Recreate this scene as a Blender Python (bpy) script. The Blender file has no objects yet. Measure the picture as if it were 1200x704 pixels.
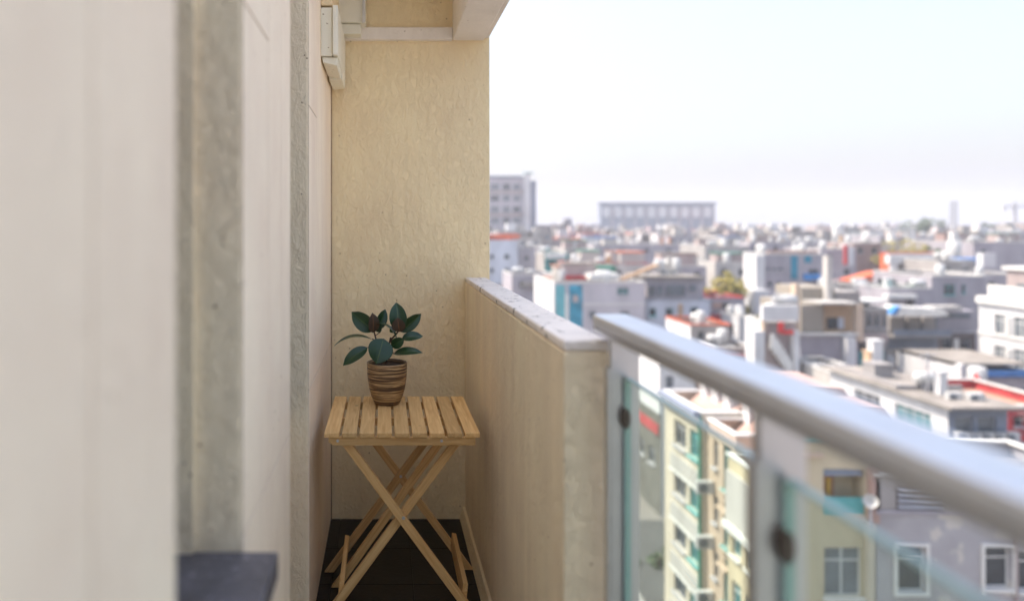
import bpy, math, random
from mathutils import Vector, Matrix
R = math.radians
random.seed(7)
S = bpy.context.scene
COL = S.collection
# ------------------------------------------------------------------ camera
F = 860.0; VX, VY = 450.0, 264.0; EYE = 1.45
cam = bpy.data.cameras.new('camera'); co = bpy.data.objects.new('camera', cam); COL.objects.link(co)
co.location = (0, 0, EYE); co.rotation_euler = (R(90), 0, 0)
cam.sensor_width = 36; cam.lens = 36*F/1200; cam.shift_x = (600-VX)/1200; cam.shift_y = (VY-352)/1200
cam.clip_start = .02; cam.clip_end = 12000
cam.dof.use_dof = True; cam.dof.focus_distance = 2.95; cam.dof.aperture_fstop = 1.08
S.camera = co
# ------------------------------------------------------------------ light
EL, AZ = R(56), R(20)          # sun to the left and a little beyond the picture
sv = Vector((-math.cos(EL)*math.cos(AZ), math.cos(EL)*math.sin(AZ), math.sin(EL)))
w = bpy.data.worlds.new('World'); S.world = w; w.use_nodes = True
nt = w.node_tree; bg = nt.nodes['Background']; sky = nt.nodes.new('ShaderNodeTexSky')
sky.sky_type = 'NISHITA'; sky.sun_disc = False; sky.sun_elevation = EL
sky.sun_rotation = math.atan2(sv.x, sv.y); sky.air_density = 1.5; sky.dust_density = 6.5; sky.ozone_density = 5.5; sky.altitude = 30
nt.links.new(sky.outputs[0], bg.inputs[0]); bg.inputs[1].default_value = .15
# a thin, even veil of high haze over the whole sky
bv = nt.nodes.new('ShaderNodeBackground'); bv.inputs[0].default_value = (.95, .91, .97, 1); bv.inputs[1].default_value = .205
ad = nt.nodes.new('ShaderNodeAddShader'); nt.links.new(bg.outputs[0], ad.inputs[0]); nt.links.new(bv.outputs[0], ad.inputs[1]); nt.links.new(ad.outputs[0], nt.nodes['World Output'].inputs[0])
sl = bpy.data.lights.new('sun', 'SUN'); sl.energy = 3.6; sl.angle = R(.6); sl.color = (1, .88, .74)
so = bpy.data.objects.new('sun', sl); COL.objects.link(so); so.rotation_euler = (-sv).to_track_quat('-Z', 'Y').to_euler()
S.view_settings.view_transform = 'Standard'; S.view_settings.look = 'None'
S.view_settings.exposure = .92; S.view_settings.gamma = 1
S.cycles.volume_bounces = 2; S.cycles.max_bounces = 9; S.cycles.diffuse_bounces = 6; S.cycles.transparent_max_bounces = 12

# ------------------------------------------------------------------ materials
M = {}
def mat(name, col, rough=.8, var=.12, scale=2.0, bump=0, bscale=60, metal=0, zs=1.0, spots=0, spotcol=(.1,.06,.03), coat=0, spec=.5, sscale=18):
    m = bpy.data.materials.new(name); m.use_nodes = True; M[name] = m
    n = m.node_tree.nodes; L = m.node_tree.links; p = n['Principled BSDF']
    p.inputs['Roughness'].default_value = rough; p.inputs['Metallic'].default_value = metal
    p.inputs['Specular IOR Level'].default_value = spec; p.inputs['Coat Weight'].default_value = coat
    tc = n.new('ShaderNodeTexCoord'); mp = n.new('ShaderNodeMapping'); mp.inputs['Scale'].default_value = (1, 1, zs)
    L.new(tc.outputs['Object'], mp.inputs[0])
    nz = n.new('ShaderNodeTexNoise'); nz.inputs['Scale'].default_value = scale; nz.inputs['Detail'].default_value = 6; nz.inputs['Roughness'].default_value = .62
    L.new(mp.outputs[0], nz.inputs[0])
    cr = n.new('ShaderNodeValToRGB'); cr.color_ramp.elements[0].position = .3; cr.color_ramp.elements[1].position = .7
    a = [max(0, c*(1-var)) for c in col]; b = [min(1, c*(1+var)) for c in col]
    cr.color_ramp.elements[0].color = (*a, 1); cr.color_ramp.elements[1].color = (*b, 1)
    L.new(nz.outputs[0], cr.inputs[0]); out = cr.outputs[0]
    if spots:
        s2 = n.new('ShaderNodeTexNoise'); s2.inputs['Scale'].default_value = sscale; s2.inputs['Detail'].default_value = 3
        L.new(tc.outputs['Object'], s2.inputs[0])
        mr = n.new('ShaderNodeMapRange'); mr.inputs[1].default_value = 1-spots; mr.inputs[2].default_value = 1-spots+.035
        L.new(s2.outputs[0], mr.inputs[0])
        mx = n.new('ShaderNodeMix'); mx.data_type = 'RGBA'; L.new(mr.outputs[0], mx.inputs[0]); L.new(out, mx.inputs[6]); mx.inputs[7].default_value = (*spotcol, 1)
        out = mx.outputs[2]
    L.new(out, p.inputs['Base Color'])
    if bump:
        b1 = n.new('ShaderNodeTexNoise'); b1.inputs['Scale'].default_value = bscale; b1.inputs['Detail'].default_value = 5; b1.inputs['Distortion'].default_value = .8
        L.new(tc.outputs['Object'], b1.inputs[0])
        bp = n.new('ShaderNodeBump'); bp.inputs['Strength'].default_value = bump; bp.inputs['Distance'].default_value = .01
        L.new(b1.outputs[0], bp.inputs['Height']); L.new(bp.outputs[0], p.inputs['Normal'])
    return m
def stucco(name, col, dist, stripe=False, cs=(1,1,.62)):
    """trowelled render: ragged ridges, pits and a few dark holes"""
    m = mat(name, col, rough=.85, var=.09, scale=3.0, zs=.6, spec=.25); n = m.node_tree.nodes; L = m.node_tree.links; p = n['Principled BSDF']
    tc = n.new('ShaderNodeTexCoord'); mp = n.new('ShaderNodeMapping'); mp.inputs['Scale'].default_value = cs; mp.inputs['Rotation'].default_value = (R(25), R(20), 0); L.new(tc.outputs['Object'], mp.inputs[0])
    a = n.new('ShaderNodeTexNoise'); a.inputs['Scale'].default_value = 38; a.inputs['Detail'].default_value = 7; a.inputs['Roughness'].default_value = .68; a.inputs['Distortion'].default_value = .55
    L.new(mp.outputs[0], a.inputs[0])
    r = n.new('ShaderNodeValToRGB'); r.color_ramp.elements[0].position = .42; r.color_ramp.elements[1].position = .62; L.new(a.outputs[0], r.inputs[0])
    v = n.new('ShaderNodeTexVoronoi'); v.inputs['Scale'].default_value = 24; L.new(tc.outputs['Object'], v.inputs[0])
    pit = n.new('ShaderNodeMapRange'); pit.inputs[1].default_value = .05; pit.inputs[2].default_value = .09; pit.inputs[3].default_value = 0; pit.inputs[4].default_value = 1; L.new(v.outputs[0], pit.inputs[0])
    # keep only some of the pits
    sel = n.new('ShaderNodeTexNoise'); sel.inputs['Scale'].default_value = 5; L.new(tc.outputs['Object'], sel.inputs[0])
    sr = n.new('ShaderNodeMapRange'); sr.inputs[1].default_value = .5; sr.inputs[2].default_value = .58; sr.inputs[3].default_value = 1; sr.inputs[4].default_value = 0; L.new(sel.outputs[0], sr.inputs[0])
    pm = n.new('ShaderNodeMath'); pm.operation = 'MAXIMUM'; L.new(pit.outputs[0], pm.inputs[0]); L.new(sr.outputs[0], pm.inputs[1])
    fine = n.new('ShaderNodeTexNoise'); fine.inputs['Scale'].default_value = 160; fine.inputs['Detail'].default_value = 3; L.new(tc.outputs['Object'], fine.inputs[0])
    s1 = n.new('ShaderNodeMath'); s1.operation = 'MULTIPLY_ADD'; s1.inputs[1].default_value = .25; L.new(fine.outputs[0], s1.inputs[0]); L.new(r.outputs[0], s1.inputs[2])
    s2 = n.new('ShaderNodeMath'); s2.operation = 'ADD'; L.new(s1.outputs[0], s2.inputs[0]); L.new(pm.outputs[0], s2.inputs[1]); h = s2
    if stripe:
        mp2 = n.new('ShaderNodeMapping'); mp2.inputs['Scale'].default_value = (16, 16, .5); L.new(tc.outputs['Object'], mp2.inputs[0])
        st = n.new('ShaderNodeTexNoise'); st.inputs['Scale'].default_value = 1; st.inputs['Detail'].default_value = 3; L.new(mp2.outputs[0], st.inputs[0])
        s3 = n.new('ShaderNodeMath'); s3.operation = 'MULTIPLY_ADD'; s3.inputs[1].default_value = .25; L.new(st.outputs[0], s3.inputs[0]); L.new(s2.outputs[0], s3.inputs[2]); h = s3
    bp = n.new('ShaderNodeBump'); bp.inputs['Strength'].default_value = 1; bp.inputs['Distance'].default_value = dist
    L.new(h.outputs[0], bp.inputs['Height']); L.new(bp.outputs[0], p.inputs['Normal'])
    # faint vertical rain streaks in the paint
    mg = n.new('ShaderNodeMapping'); mg.inputs['Scale'].default_value = (22, 22, .9); L.new(tc.outputs['Object'], mg.inputs[0])
    gn_ = n.new('ShaderNodeTexNoise'); gn_.inputs['Scale'].default_value = 1; gn_.inputs['Detail'].default_value = 5; L.new(mg.outputs[0], gn_.inputs[0])
    gr = n.new('ShaderNodeMapRange'); gr.inputs[1].default_value = .56; gr.inputs[2].default_value = .80; gr.inputs[3].default_value = 1; gr.inputs[4].default_value = .93; L.new(gn_.outputs[0], gr.inputs[0])
    gm = n.new('ShaderNodeMix'); gm.data_type = 'RGBA'; gm.blend_type = 'MULTIPLY'; gm.inputs[0].default_value = 1
    L.new(p.inputs['Base Color'].links[0].from_socket, gm.inputs[6]); L.new(gr.outputs[0], gm.inputs[7]); L.new(gm.outputs[2], p.inputs['Base Color'])
    # pits take a darker colour
    src = p.inputs['Base Color'].links[0].from_socket
    mx = n.new('ShaderNodeMix'); mx.data_type = 'RGBA'; L.new(pm.outputs[0], mx.inputs[0]); mx.inputs[6].default_value = (col[0]*.35, col[1]*.28, col[2]*.22, 1); L.new(src, mx.inputs[7]); L.new(mx.outputs[2], p.inputs['Base Color'])
    if stripe:
        sm = n.new('ShaderNodeMapRange'); sm.inputs[1].default_value = .35; sm.inputs[2].default_value = .65; sm.inputs[3].default_value = .95; sm.inputs[4].default_value = 1.02; L.new(st.outputs[0], sm.inputs[0])
        m2 = n.new('ShaderNodeMix'); m2.data_type = 'RGBA'; m2.blend_type = 'MULTIPLY'; m2.inputs[0].default_value = 1
        L.new(mx.outputs[2], m2.inputs[6]); L.new(sm.outputs[0], m2.inputs[7]); L.new(m2.outputs[2], p.inputs['Base Color'])
    return m
stucco('stucco', (.97, .775, .49), .0030)
stucco('pier_stucco', (.97, .80, .58), .0026)
stucco('pier_paint', (.97, .79, .61), .0010)
stucco('parapet_paint', (.97, .80, .57), .0026, stripe=True)
stucco('beam_paint', (.88, .81, .72), .0014)
mat('coping', (.84, .77, .70), .8, .10, 8, .6, 40, spots=.36, spotcol=(.25,.22,.19), sscale=30)
mat('sealant', (.30, .2, .12), .9)
mat('slate', (.115, .11, .125), .4, .3, 14, .3, 70, spots=.36, spotcol=(.25,.24,.26), sscale=50)
mat('floor_tile', (.006, .006, .008), .35, .5, 6, .1, 40, spec=.3)
mat('floor_grout', (.006, .006, .006), .9)
mat('plastic_cover', (.80, .77, .64), .45, .05, 6, spots=.3, spotcol=(.3,.22,.12), sscale=60)
mat('steel', (.66, .67, .70), .42, .06, 5, .03, 90, metal=.75)
n_ = M['steel'].node_tree; q_ = n_.nodes.new('ShaderNodeTexNoise'); q_.inputs['Scale'].default_value = 9; q_.inputs['Detail'].default_value = 6
q2_ = n_.nodes.new('ShaderNodeTexCoord'); q3_ = n_.nodes.new('ShaderNodeMapRange'); q3_.inputs[1].default_value = .35; q3_.inputs[2].default_value = .7; q3_.inputs[3].default_value = .28; q3_.inputs[4].default_value = .55
n_.links.new(q2_.outputs['Object'], q_.inputs[0]); n_.links.new(q_.outputs[0], q3_.inputs[0]); n_.links.new(q3_.outputs[0], n_.nodes['Principled BSDF'].inputs['Roughness'])
mat('post_steel', (.58, .58, .60), .38, .08, 5, metal=1)
mat('dark_metal', (.10, .08, .07), .4, .2, 20, metal=.8)
def wood(name, c1, c2, scl=(70, 4, 70), ang=0):
    m = bpy.data.materials.new(name); m.use_nodes = True; M[name] = m
    n = m.node_tree.nodes; L = m.node_tree.links; p = n['Principled BSDF']; p.inputs['Roughness'].default_value = .5
    tc = n.new('ShaderNodeTexCoord'); oi = n.new('ShaderNodeObjectInfo'); add = n.new('ShaderNodeVectorMath')
    sc = n.new('ShaderNodeVectorMath'); sc.operation = 'SCALE'; sc.inputs[3].default_value = 13.7
    cb = n.new('ShaderNodeCombineXYZ')
    for i in range(3): L.new(oi.outputs['Random'], cb.inputs[i])
    L.new(cb.outputs[0], sc.inputs[0]); L.new(tc.outputs['Object'], add.inputs[0]); L.new(sc.outputs[0], add.inputs[1])
    mp = n.new('ShaderNodeMapping'); mp.vector_type = 'TEXTURE'; mp.inputs['Scale'].default_value = tuple(1/q for q in scl); mp.inputs['Rotation'].default_value = (0, ang, 0); L.new(add.outputs[0], mp.inputs[0])
    nz = n.new('ShaderNodeTexNoise'); nz.inputs['Scale'].default_value = 1; nz.inputs['Detail'].default_value = 5; nz.inputs['Distortion'].default_value = 1.2; L.new(mp.outputs[0], nz.inputs[0])
    cr = n.new('ShaderNodeValToRGB'); cr.color_ramp.elements[0].position = .3; cr.color_ramp.elements[1].position = .72
    cr.color_ramp.elements[0].color = (*c1, 1); cr.color_ramp.elements[1].color = (*c2, 1); L.new(nz.outputs[0], cr.inputs[0])
    kn = n.new('ShaderNodeTexVoronoi'); kn.inputs['Scale'].default_value = 7; L.new(add.outputs[0], kn.inputs[0])
    kr = n.new('ShaderNodeMapRange'); kr.inputs[1].default_value = .03; kr.inputs[2].default_value = .07; kr.inputs[3].default_value = .35; kr.inputs[4].default_value = 1; L.new(kn.outputs[0], kr.inputs[0])
    hv = n.new('ShaderNodeMapRange'); hv.inputs[3].default_value = .82; hv.inputs[4].default_value = 1.15; L.new(oi.outputs['Random'], hv.inputs[0])
    mu = n.new('ShaderNodeMath'); mu.operation = 'MULTIPLY'; L.new(kr.outputs[0], mu.inputs[0]); L.new(hv.outputs[0], mu.inputs[1])
    mx = n.new('ShaderNodeMix'); mx.data_type = 'RGBA'; mx.blend_type = 'MULTIPLY'; mx.inputs[0].default_value = 1
    L.new(cr.outputs[0], mx.inputs[6]); L.new(mu.outputs[0], mx.inputs[7]); L.new(mx.outputs[2], p.inputs['Base Color'])
    bp = n.new('ShaderNodeBump'); bp.inputs['Strength'].default_value = .2; bp.inputs['Distance'].default_value = .002; L.new(nz.outputs[0], bp.inputs['Height']); L.new(bp.outputs[0], p.inputs['Normal'])
for nm_, sc_, an_ in (('wood', (70, 4, 70), 0), ('wood_rail', (4, 70, 70), 0), ('wood_falling', (70, 70, 4), -math.atan(.718)), ('wood_rising', (70, 70, 4), math.atan(.718))): wood(nm_, (.62, .36, .13), (.86, .59, .27), sc_, an_)
def glass(name, tint, mixv, rough=.0, haze=(.7,.8,.8)):
    m = bpy.data.materials.new(name); m.use_nodes = True; M[name] = m
    n = m.node_tree.nodes; L = m.node_tree.links; n.remove(n['Principled BSDF']); o = n['Material Output']
    tr = n.new('ShaderNodeBsdfTransparent'); tr.inputs[0].default_value = (*tint, 1)
    gl = n.new('ShaderNodeBsdfGlossy'); gl.inputs['Roughness'].default_value = rough
    fz = n.new('ShaderNodeFresnel'); fz.inputs[0].default_value = 1.45; gg = n.new('ShaderNodeNewGeometry')
    fr = n.new('ShaderNodeMath'); fr.operation = 'MULTIPLY'; iv = n.new('ShaderNodeMath'); iv.operation = 'SUBTRACT'; iv.inputs[0].default_value = 1
    L.new(gg.outputs['Backfacing'], iv.inputs[1]); L.new(fz.outputs[0], fr.inputs[0]); L.new(iv.outputs[0], fr.inputs[1])
    mx = n.new('ShaderNodeMixShader'); L.new(fr.outputs[0], mx.inputs[0]); L.new(tr.outputs[0], mx.inputs[1]); L.new(gl.outputs[0], mx.inputs[2])
    df = n.new('ShaderNodeBsdfDiffuse'); df.inputs[0].default_value = (*haze, 1)
    m2 = n.new('ShaderNodeMixShader'); m2.inputs[0].default_value = mixv; L.new(mx.outputs[0], m2.inputs[1]); L.new(df.outputs[0], m2.inputs[2]); L.new(m2.outputs[0], o.inputs[0])
glass('glass', (.90, .96, .935), .05)
mat('glass_edge', (.42, .60, .56), .2, .05)
mat('soil', (.02, .014, .01), 1, .4, 60, .8, 120)
# pot: bands of brown, gold and cream glaze
def pot_mat():
    m = bpy.data.materials.new('pot_glaze'); m.use_nodes = True; M['pot_glaze'] = m
    n = m.node_tree.nodes; L = m.node_tree.links; p = n['Principled BSDF']; p.inputs['Roughness'].default_value = .45
    tc = n.new('ShaderNodeTexCoord'); mp = n.new('ShaderNodeMapping'); mp.inputs['Scale'].default_value = (2.4, 2.4, 95); L.new(tc.outputs['Object'], mp.inputs[0])
    nz = n.new('ShaderNodeTexNoise'); nz.inputs['Scale'].default_value = 1; nz.inputs['Detail'].default_value = 4; nz.inputs['Roughness'].default_value = .55; L.new(mp.outputs[0], nz.inputs[0])
    cr = n.new('ShaderNodeValToRGB'); cr.color_ramp.interpolation = 'LINEAR'; e = cr.color_ramp.elements
    e[0].position = .3; e[0].color = (.05, .028, .018, 1); e[1].position = .74; e[1].color = (.80, .66, .45, 1)
    for pos, c in ((.44, (.085, .05, .03)), (.50, (.22, .13, .055)), (.545, (.62, .44, .22)), (.575, (.13, .07, .04)), (.63, (.45, .30, .16)), (.66, (.14, .08, .05))):
        x = e.new(pos); x.color = (*c, 1)
    L.new(nz.outputs[0], cr.inputs[0]); L.new(cr.outputs[0], p.inputs['Base Color'])
    bp = n.new('ShaderNodeBump'); bp.inputs['Strength'].default_value = .5; bp.inputs['Distance'].default_value = .003; L.new(nz.outputs[0], bp.inputs['Height']); L.new(bp.outputs[0], p.inputs['Normal'])
pot_mat()
def leaf_mat(name, top, under):
    m = bpy.data.materials.new(name); m.use_nodes = True; M[name] = m
    n = m.node_tree.nodes; L = m.node_tree.links; p = n['Principled BSDF']; p.inputs['Roughness'].default_value = .3
    g = n.new('ShaderNodeNewGeometry'); mx = n.new('ShaderNodeMix'); mx.data_type = 'RGBA'
    L.new(g.outputs['Backfacing'], mx.inputs[0])
    uv = n.new('ShaderNodeTexCoord'); sp = n.new('ShaderNodeSeparateXYZ'); L.new(uv.outputs['UV'], sp.inputs[0])
    ab = n.new('ShaderNodeMath'); ab.operation = 'ABSOLUTE'; L.new(sp.outputs[0], ab.inputs[0])
    mr = n.new('ShaderNodeMapRange'); mr.inputs[1].default_value = .02; mr.inputs[2].default_value = .06; mr.inputs[3].default_value = 1; mr.inputs[4].default_value = 0; L.new(ab.outputs[0], mr.inputs[0])
    m2 = n.new('ShaderNodeMix'); m2.data_type = 'RGBA'; L.new(mr.outputs[0], m2.inputs[0]); m2.inputs[6].default_value = (*top, 1); m2.inputs[7].default_value = (top[0]*3+.03, top[1]*1.8+.02, top[2]*1.5, 1)
    L.new(m2.outputs[2], mx.inputs[6]); mx.inputs[7].default_value = (*under, 1); L.new(mx.outputs[2], p.inputs['Base Color'])
    wv = n.new('ShaderNodeTexWave'); wv.inputs['Scale'].default_value = 6; wv.bands_direction = 'Y'; L.new(uv.outputs['UV'], wv.inputs[0])
    bp = n.new('ShaderNodeBump'); bp.inputs['Strength'].default_value = .12; bp.inputs['Distance'].default_value = .002; L.new(wv.outputs[0], bp.inputs['Height']); L.new(bp.outputs[0], p.inputs['Normal'])
leaf_mat('leaf_green', (.011, .048, .014), (.10, .05, .03))
leaf_mat('leaf_bronze', (.06, .04, .027), (.06, .03, .02))
mat('stem_bark', (.07, .035, .022), .7, .3, 60)
# city paints
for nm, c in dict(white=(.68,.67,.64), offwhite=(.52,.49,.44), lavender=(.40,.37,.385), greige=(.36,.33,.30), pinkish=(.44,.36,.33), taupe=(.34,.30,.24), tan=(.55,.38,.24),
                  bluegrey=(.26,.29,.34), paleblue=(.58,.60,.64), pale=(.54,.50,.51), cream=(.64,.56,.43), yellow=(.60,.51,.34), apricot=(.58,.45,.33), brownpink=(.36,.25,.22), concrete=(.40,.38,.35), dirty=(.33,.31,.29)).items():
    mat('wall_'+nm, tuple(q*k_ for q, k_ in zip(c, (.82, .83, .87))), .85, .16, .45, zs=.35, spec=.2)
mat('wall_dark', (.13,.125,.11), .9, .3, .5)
mat('wall_peeling', (.36,.345,.355), .9, .14, .5, spots=.40, spotcol=(.50,.47,.43), sscale=.75, spec=.2)
mat('roof_concrete', (.23,.21,.19), .9, .3, .6, spec=.2); mat('roof_dark', (.22,.205,.19), .9, .3, .5)
mat('roof_orange', (.50,.10,.035), .8, .25, .9); mat('roof_red', (.40,.045,.05), .8, .25, .8); mat('roof_teal', (.03,.22,.22), .7, .2, 1)
mat('roof_blue', (.04,.16,.42), .6, .2, 1); mat('roof_rust', (.36,.20,.14), .8, .3, 1); mat('roof_green', (.05,.20,.14), .7, .25, 1)
mat('roof_pink', (.38,.26,.22), .85, .2, .6)
mat('trim_white', (.62,.61,.58), .6, .08, 1); mat('trim_grey', (.38,.38,.40), .7, .1, 1); mat('trim_teal', (.10,.36,.36), .6, .1, 1)
mat('pane_dark', (.035,.045,.055), .12, .4, .8); mat('pane_teal', (.05,.16,.17), .1, .4, .8); mat('pane_grey', (.13,.15,.17), .2, .4, .8)
mat('mural_blue', (.015,.20,.30), .5, .5, .6); mat('mural_teal', (.10,.34,.38), .5, .3, .6)
mat('asphalt', (.07,.07,.068), .9, .3, .3); mat('earth', (.24,.22,.20), .95, .4, .01); mat('pavement', (.28,.27,.25), .9, .2, .8)
mat('tank_steel', (.78,.78,.78), .25, .05, 3, metal=1); mat('tank_white', (.46,.46,.45), .3, .05, 3); mat('tarp_blue', (.03,.20,.50), .6, .3, 1)
mat('red_plastic', (.60,.03,.03), .5, .1); mat('yellow_plastic', (.75,.5,.05), .5, .1); mat('cable_black', (.25,.24,.24), .6)
mat('tree_bark', (.10,.07,.05), .9, .3, 2); mat('leaf_olive', (.24,.20,.03), .7, .45, .8); mat('leaf_dark', (.045,.075,.03), .7, .4, .8); mat('louver', (.10,.08,.08), .6, .2, 2)
mat('cloth_red', (.5,.06,.04), .8); mat('cloth_gold', (.6,.38,.08), .8)

# ------------------------------------------------------------------ mesh helpers
class MB:
    def __init__(s): s.v = []; s.f = []; s.m = []; s.uv = None
    def quad(s, a, b, c, d, mi=0):
        k = len(s.v); s.v += [a, b, c, d]; s.f.append((k, k+1, k+2, k+3)); s.m.append(mi); return s
    def box(s, x0, x1, y0, y1, z0, z1, mi=0):
        k = len(s.v)
        s.v += [(x0,y0,z0),(x1,y0,z0),(x1,y1,z0),(x0,y1,z0),(x0,y0,z1),(x1,y0,z1),(x1,y1,z1),(x0,y1,z1)]
        for q in ((0,3,2,1),(4,5,6,7),(0,1,5,4),(1,2,6,5),(2,3,7,6),(3,0,4,7)):
            s.f.append(tuple(k+i for i in q)); s.m.append(mi)
        return s
    def prism(s, pts, d, axis='y', mi=0):
        """pts: outline in the two other axes, d=(lo,hi) along axis"""
        k = len(s.v); n = len(pts)
        for t in d:
            for a, b in pts:
                s.v.append({'y': (a, t, b), 'x': (t, a, b), 'z': (a, b, t)}[axis])
        s.f.append(tuple(range(k, k+n))); s.f.append(tuple(range(k+2*n-1, k+n-1, -1))); s.m += [mi]*2
        for i in range(n):
            j = (i+1) % n; s.f.append((k+i, k+n+i, k+n+j, k+j)); s.m.append(mi)
        return s
    def tube(s, pts, r, n=8, mi=0, caps=True):
        pts = [Vector(p) for p in pts]; rs = r if isinstance(r, (list, tuple)) else [r]*len(pts); k = len(s.v)
        for i, p in enumerate(pts):
            d = (pts[min(i+1, len(pts)-1)]-pts[max(i-1, 0)]).normalized()
            u = d.orthogonal().normalized() if i == 0 else (u - d*u.dot(d)).normalized(); v = d.cross(u)
            for j in range(n):
                a = 2*math.pi*j/n; s.v.append(tuple(p+(u*math.cos(a)+v*math.sin(a))*rs[i]))
        for i in range(len(pts)-1):
            for j in range(n):
                s.f.append((k+i*n+j, k+i*n+(j+1) % n, k+(i+1)*n+(j+1) % n, k+(i+1)*n+j)); s.m.append(mi)
        if caps:
            s.f.append(tuple(k+j for j in range(n))[::-1]); s.f.append(tuple(k+(len(pts)-1)*n+j for j in range(n))); s.m += [mi]*2
        return s
    def lathe(s, prof, c=(0,0,0), n=32, mi=0):
        k = len(s.v)
        for r, z in prof:
            for j in range(n):
                a = 2*math.pi*j/n; s.v.append((c[0]+r*math.cos(a), c[1]+r*math.sin(a), c[2]+z))
        for i in range(len(prof)-1):
            for j in range(n):
                s.f.append((k+i*n+j, k+i*n+(j+1) % n, k+(i+1)*n+(j+1) % n, k+(i+1)*n+j)); s.m.append(mi)
        return s
    def data(s, name, mats, off=(0,0,0), smooth=False, bevel=0):
        me = bpy.data.meshes.new(name); me.from_pydata([(a-off[0], b-off[1], c-off[2]) for a, b, c in s.v], [], s.f)
        for m in mats: me.materials.append(M[m])
        for p, i in zip(me.polygons, s.m): p.material_index = i; p.use_smooth = smooth
        me.update(); return me
    def build(s, name, mats, parent=None, smooth=False, bevel=0, world=True):
        if isinstance(mats, str): mats = [mats]
        off = tuple(gpos(parent)) if parent and world else (0,0,0)
        o = bpy.data.objects.new(name, s.data(name, mats, off, smooth)); COL.objects.link(o); o.parent = parent
        if bevel:
            b = o.modifiers.new('bevel', 'BEVEL'); b.width = bevel; b.segments = 2; b.limit_method = 'ANGLE'
        return o
def gpos(o):
    p = Vector((0,0,0))
    while o: p += o.location; o = o.parent
    return p
def tag(o, label=None, cat=None, group=None, kind=None):
    for k, v in (('label', label), ('category', cat), ('group', group), ('kind', kind)):
        if v: o[k] = v
    return o
def thing(name, label, cat, loc=(0,0,0), group=None, kind=None):
    o = bpy.data.objects.new(name, None); o.empty_display_size = .2; COL.objects.link(o); o.location = loc
    return tag(o, label, cat, group, kind)
def inst(name, data, parent, loc):
    o = bpy.data.objects.new(name, data); COL.objects.link(o); o.parent = parent; o.location = loc; return o
def copy_tree(o, parent=None):
    c = o.copy(); COL.objects.link(c); c.parent = parent
    for ch in list(o.children): copy_tree(ch, c)
    return c
def X(px, D): return (px-VX)/F*D
def Z(py, D): return EYE+(VY-py)/F*D

# ------------------------------------------------------------------ ground
G = -24.0
MB().quad((-6000,-3000,G),(6000,-3000,G),(6000,9000,G),(-6000,9000,G)).build('ground', 'earth')['kind'] = 'structure'
MB().box(8.2, 15.6, -60, 640, G-.1, G+.02).build('road', 'asphalt')['kind'] = 'structure'
MB().box(15.6, 17.6, -60, 61, G-.1, G+.14).box(6.2, 8.2, -60, 640, G-.1, G+.14).build('pavement', 'pavement', bevel=.03)['kind'] = 'structure'
MB().box(17.604, 40, 46.6, 63.4, G-.1, G+.03).build('courtyard', 'asphalt')['kind'] = 'structure'
mk = MB()
for i in range(40): mk.box(11.83, 11.97, -40+i*9, -36+i*9, G+.0205, G+.026)
mk.build('road_marking', 'trim_white')['kind'] = 'structure'

# ------------------------------------------------------------------ balcony, our own building
XL, XR, YB = -.262, .401, 3.63          # pier plane, parapet inner face, end wall
t = thing('apartment_building', 'cream rendered apartment block that carries the balcony, on the left', 'building', (-6, 0, G))
MB().box(-14, -.62, -14, 14, G, 3.3).build('wall', 'wall_cream', t)
MB().box(-.62, .52, -9, YB+.16, -1.6, -.16).box(-.62, .52, -9, YB+.16, -5, -3.2).build('balcony_slab', 'beam_paint', t)
fl = MB().box(-.62, .505, -9, YB+.1, -.16, -.006).build('balcony_floor', 'floor_grout'); fl['kind'] = 'structure'
tm = MB().box(0, .327, 0, .327, -.006, 0).data('tile', ['floor_tile'])
for i in range(-2, 12):
    for j in range(3):
        x = XL-.28+j*.33; o = inst('tile', tm, fl, (x, YB-.33*(i+1), 0)) if j < 3 else None
st = tag(MB().prism([(XR-.028, 0), (XR, 0), (XR, .06), (XR-.012, .06)], (1.2, YB)).build('skirting_strip', 'stucco', bevel=.003), 'narrow cream skirting ledge along the foot of the balcony parapet', 'skirting')
# left wall: piers between window recesses
sw = thing('side_wall', 'cream rendered side wall of the balcony with piers and window recesses', 'wall', (XL, 1.5, 0))
MB().box(-.62, -.56, -6, YB, -.1, 2.9).build('recess_back', 'pier_paint', sw)
def panel(y0, y1, z0, z1):
    g = .0020
    return MB().box(XL-.0045, XL, y0+g, y1-g, z0+g, z1-g).build('panel', 'pier_paint', sw, bevel=.0008)
def pier(y0, y1, cuts, zc=.872):
    jb = MB().box(XL-.0029, XL-.0018, y0+.004, y1-.004, zc-.002, zc+.002)
    for c_ in cuts: jb.box(XL-.0029, XL-.0018, c_-.002, c_+.002, zc+.0021, 2.75)
    if cuts and y0 > 1: jb.box(XL-.0029, XL-.0018, y0+.004, cuts[0]-.003, 1.866, 1.870)
    jb.build('joint', 'sealant', sw)['kind'] = 'stuff'
    MB().box(-.562, XL-.003, y0, y1, -.02, 2.8).build('pier', 'pier_stucco', sw, bevel=.006)
    panel(y0, y1, 0, zc)
    ys = [y0]+cuts+[y1]
    for a, b in zip(ys, ys[1:]):
        if a == y0 and y0 > 1 and cuts: panel(a, b, zc, 1.868); panel(a, b, 1.868, 2.76)
        else: panel(a, b, zc, 2.76)
pier(-6, .925, [-.4, .66])
pier(1.366, 2.05, [1.67, 1.87])
pier(2.565, YB, [2.86, 3.25])
MB().box(-.565, -.352, 1.352, 1.366, -.02, 2.8).box(-.565, -.36, 2.553, 2.565, -.02, 2.8).build('jamb_strip', 'pier_stucco', sw)
wf = MB()
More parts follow.
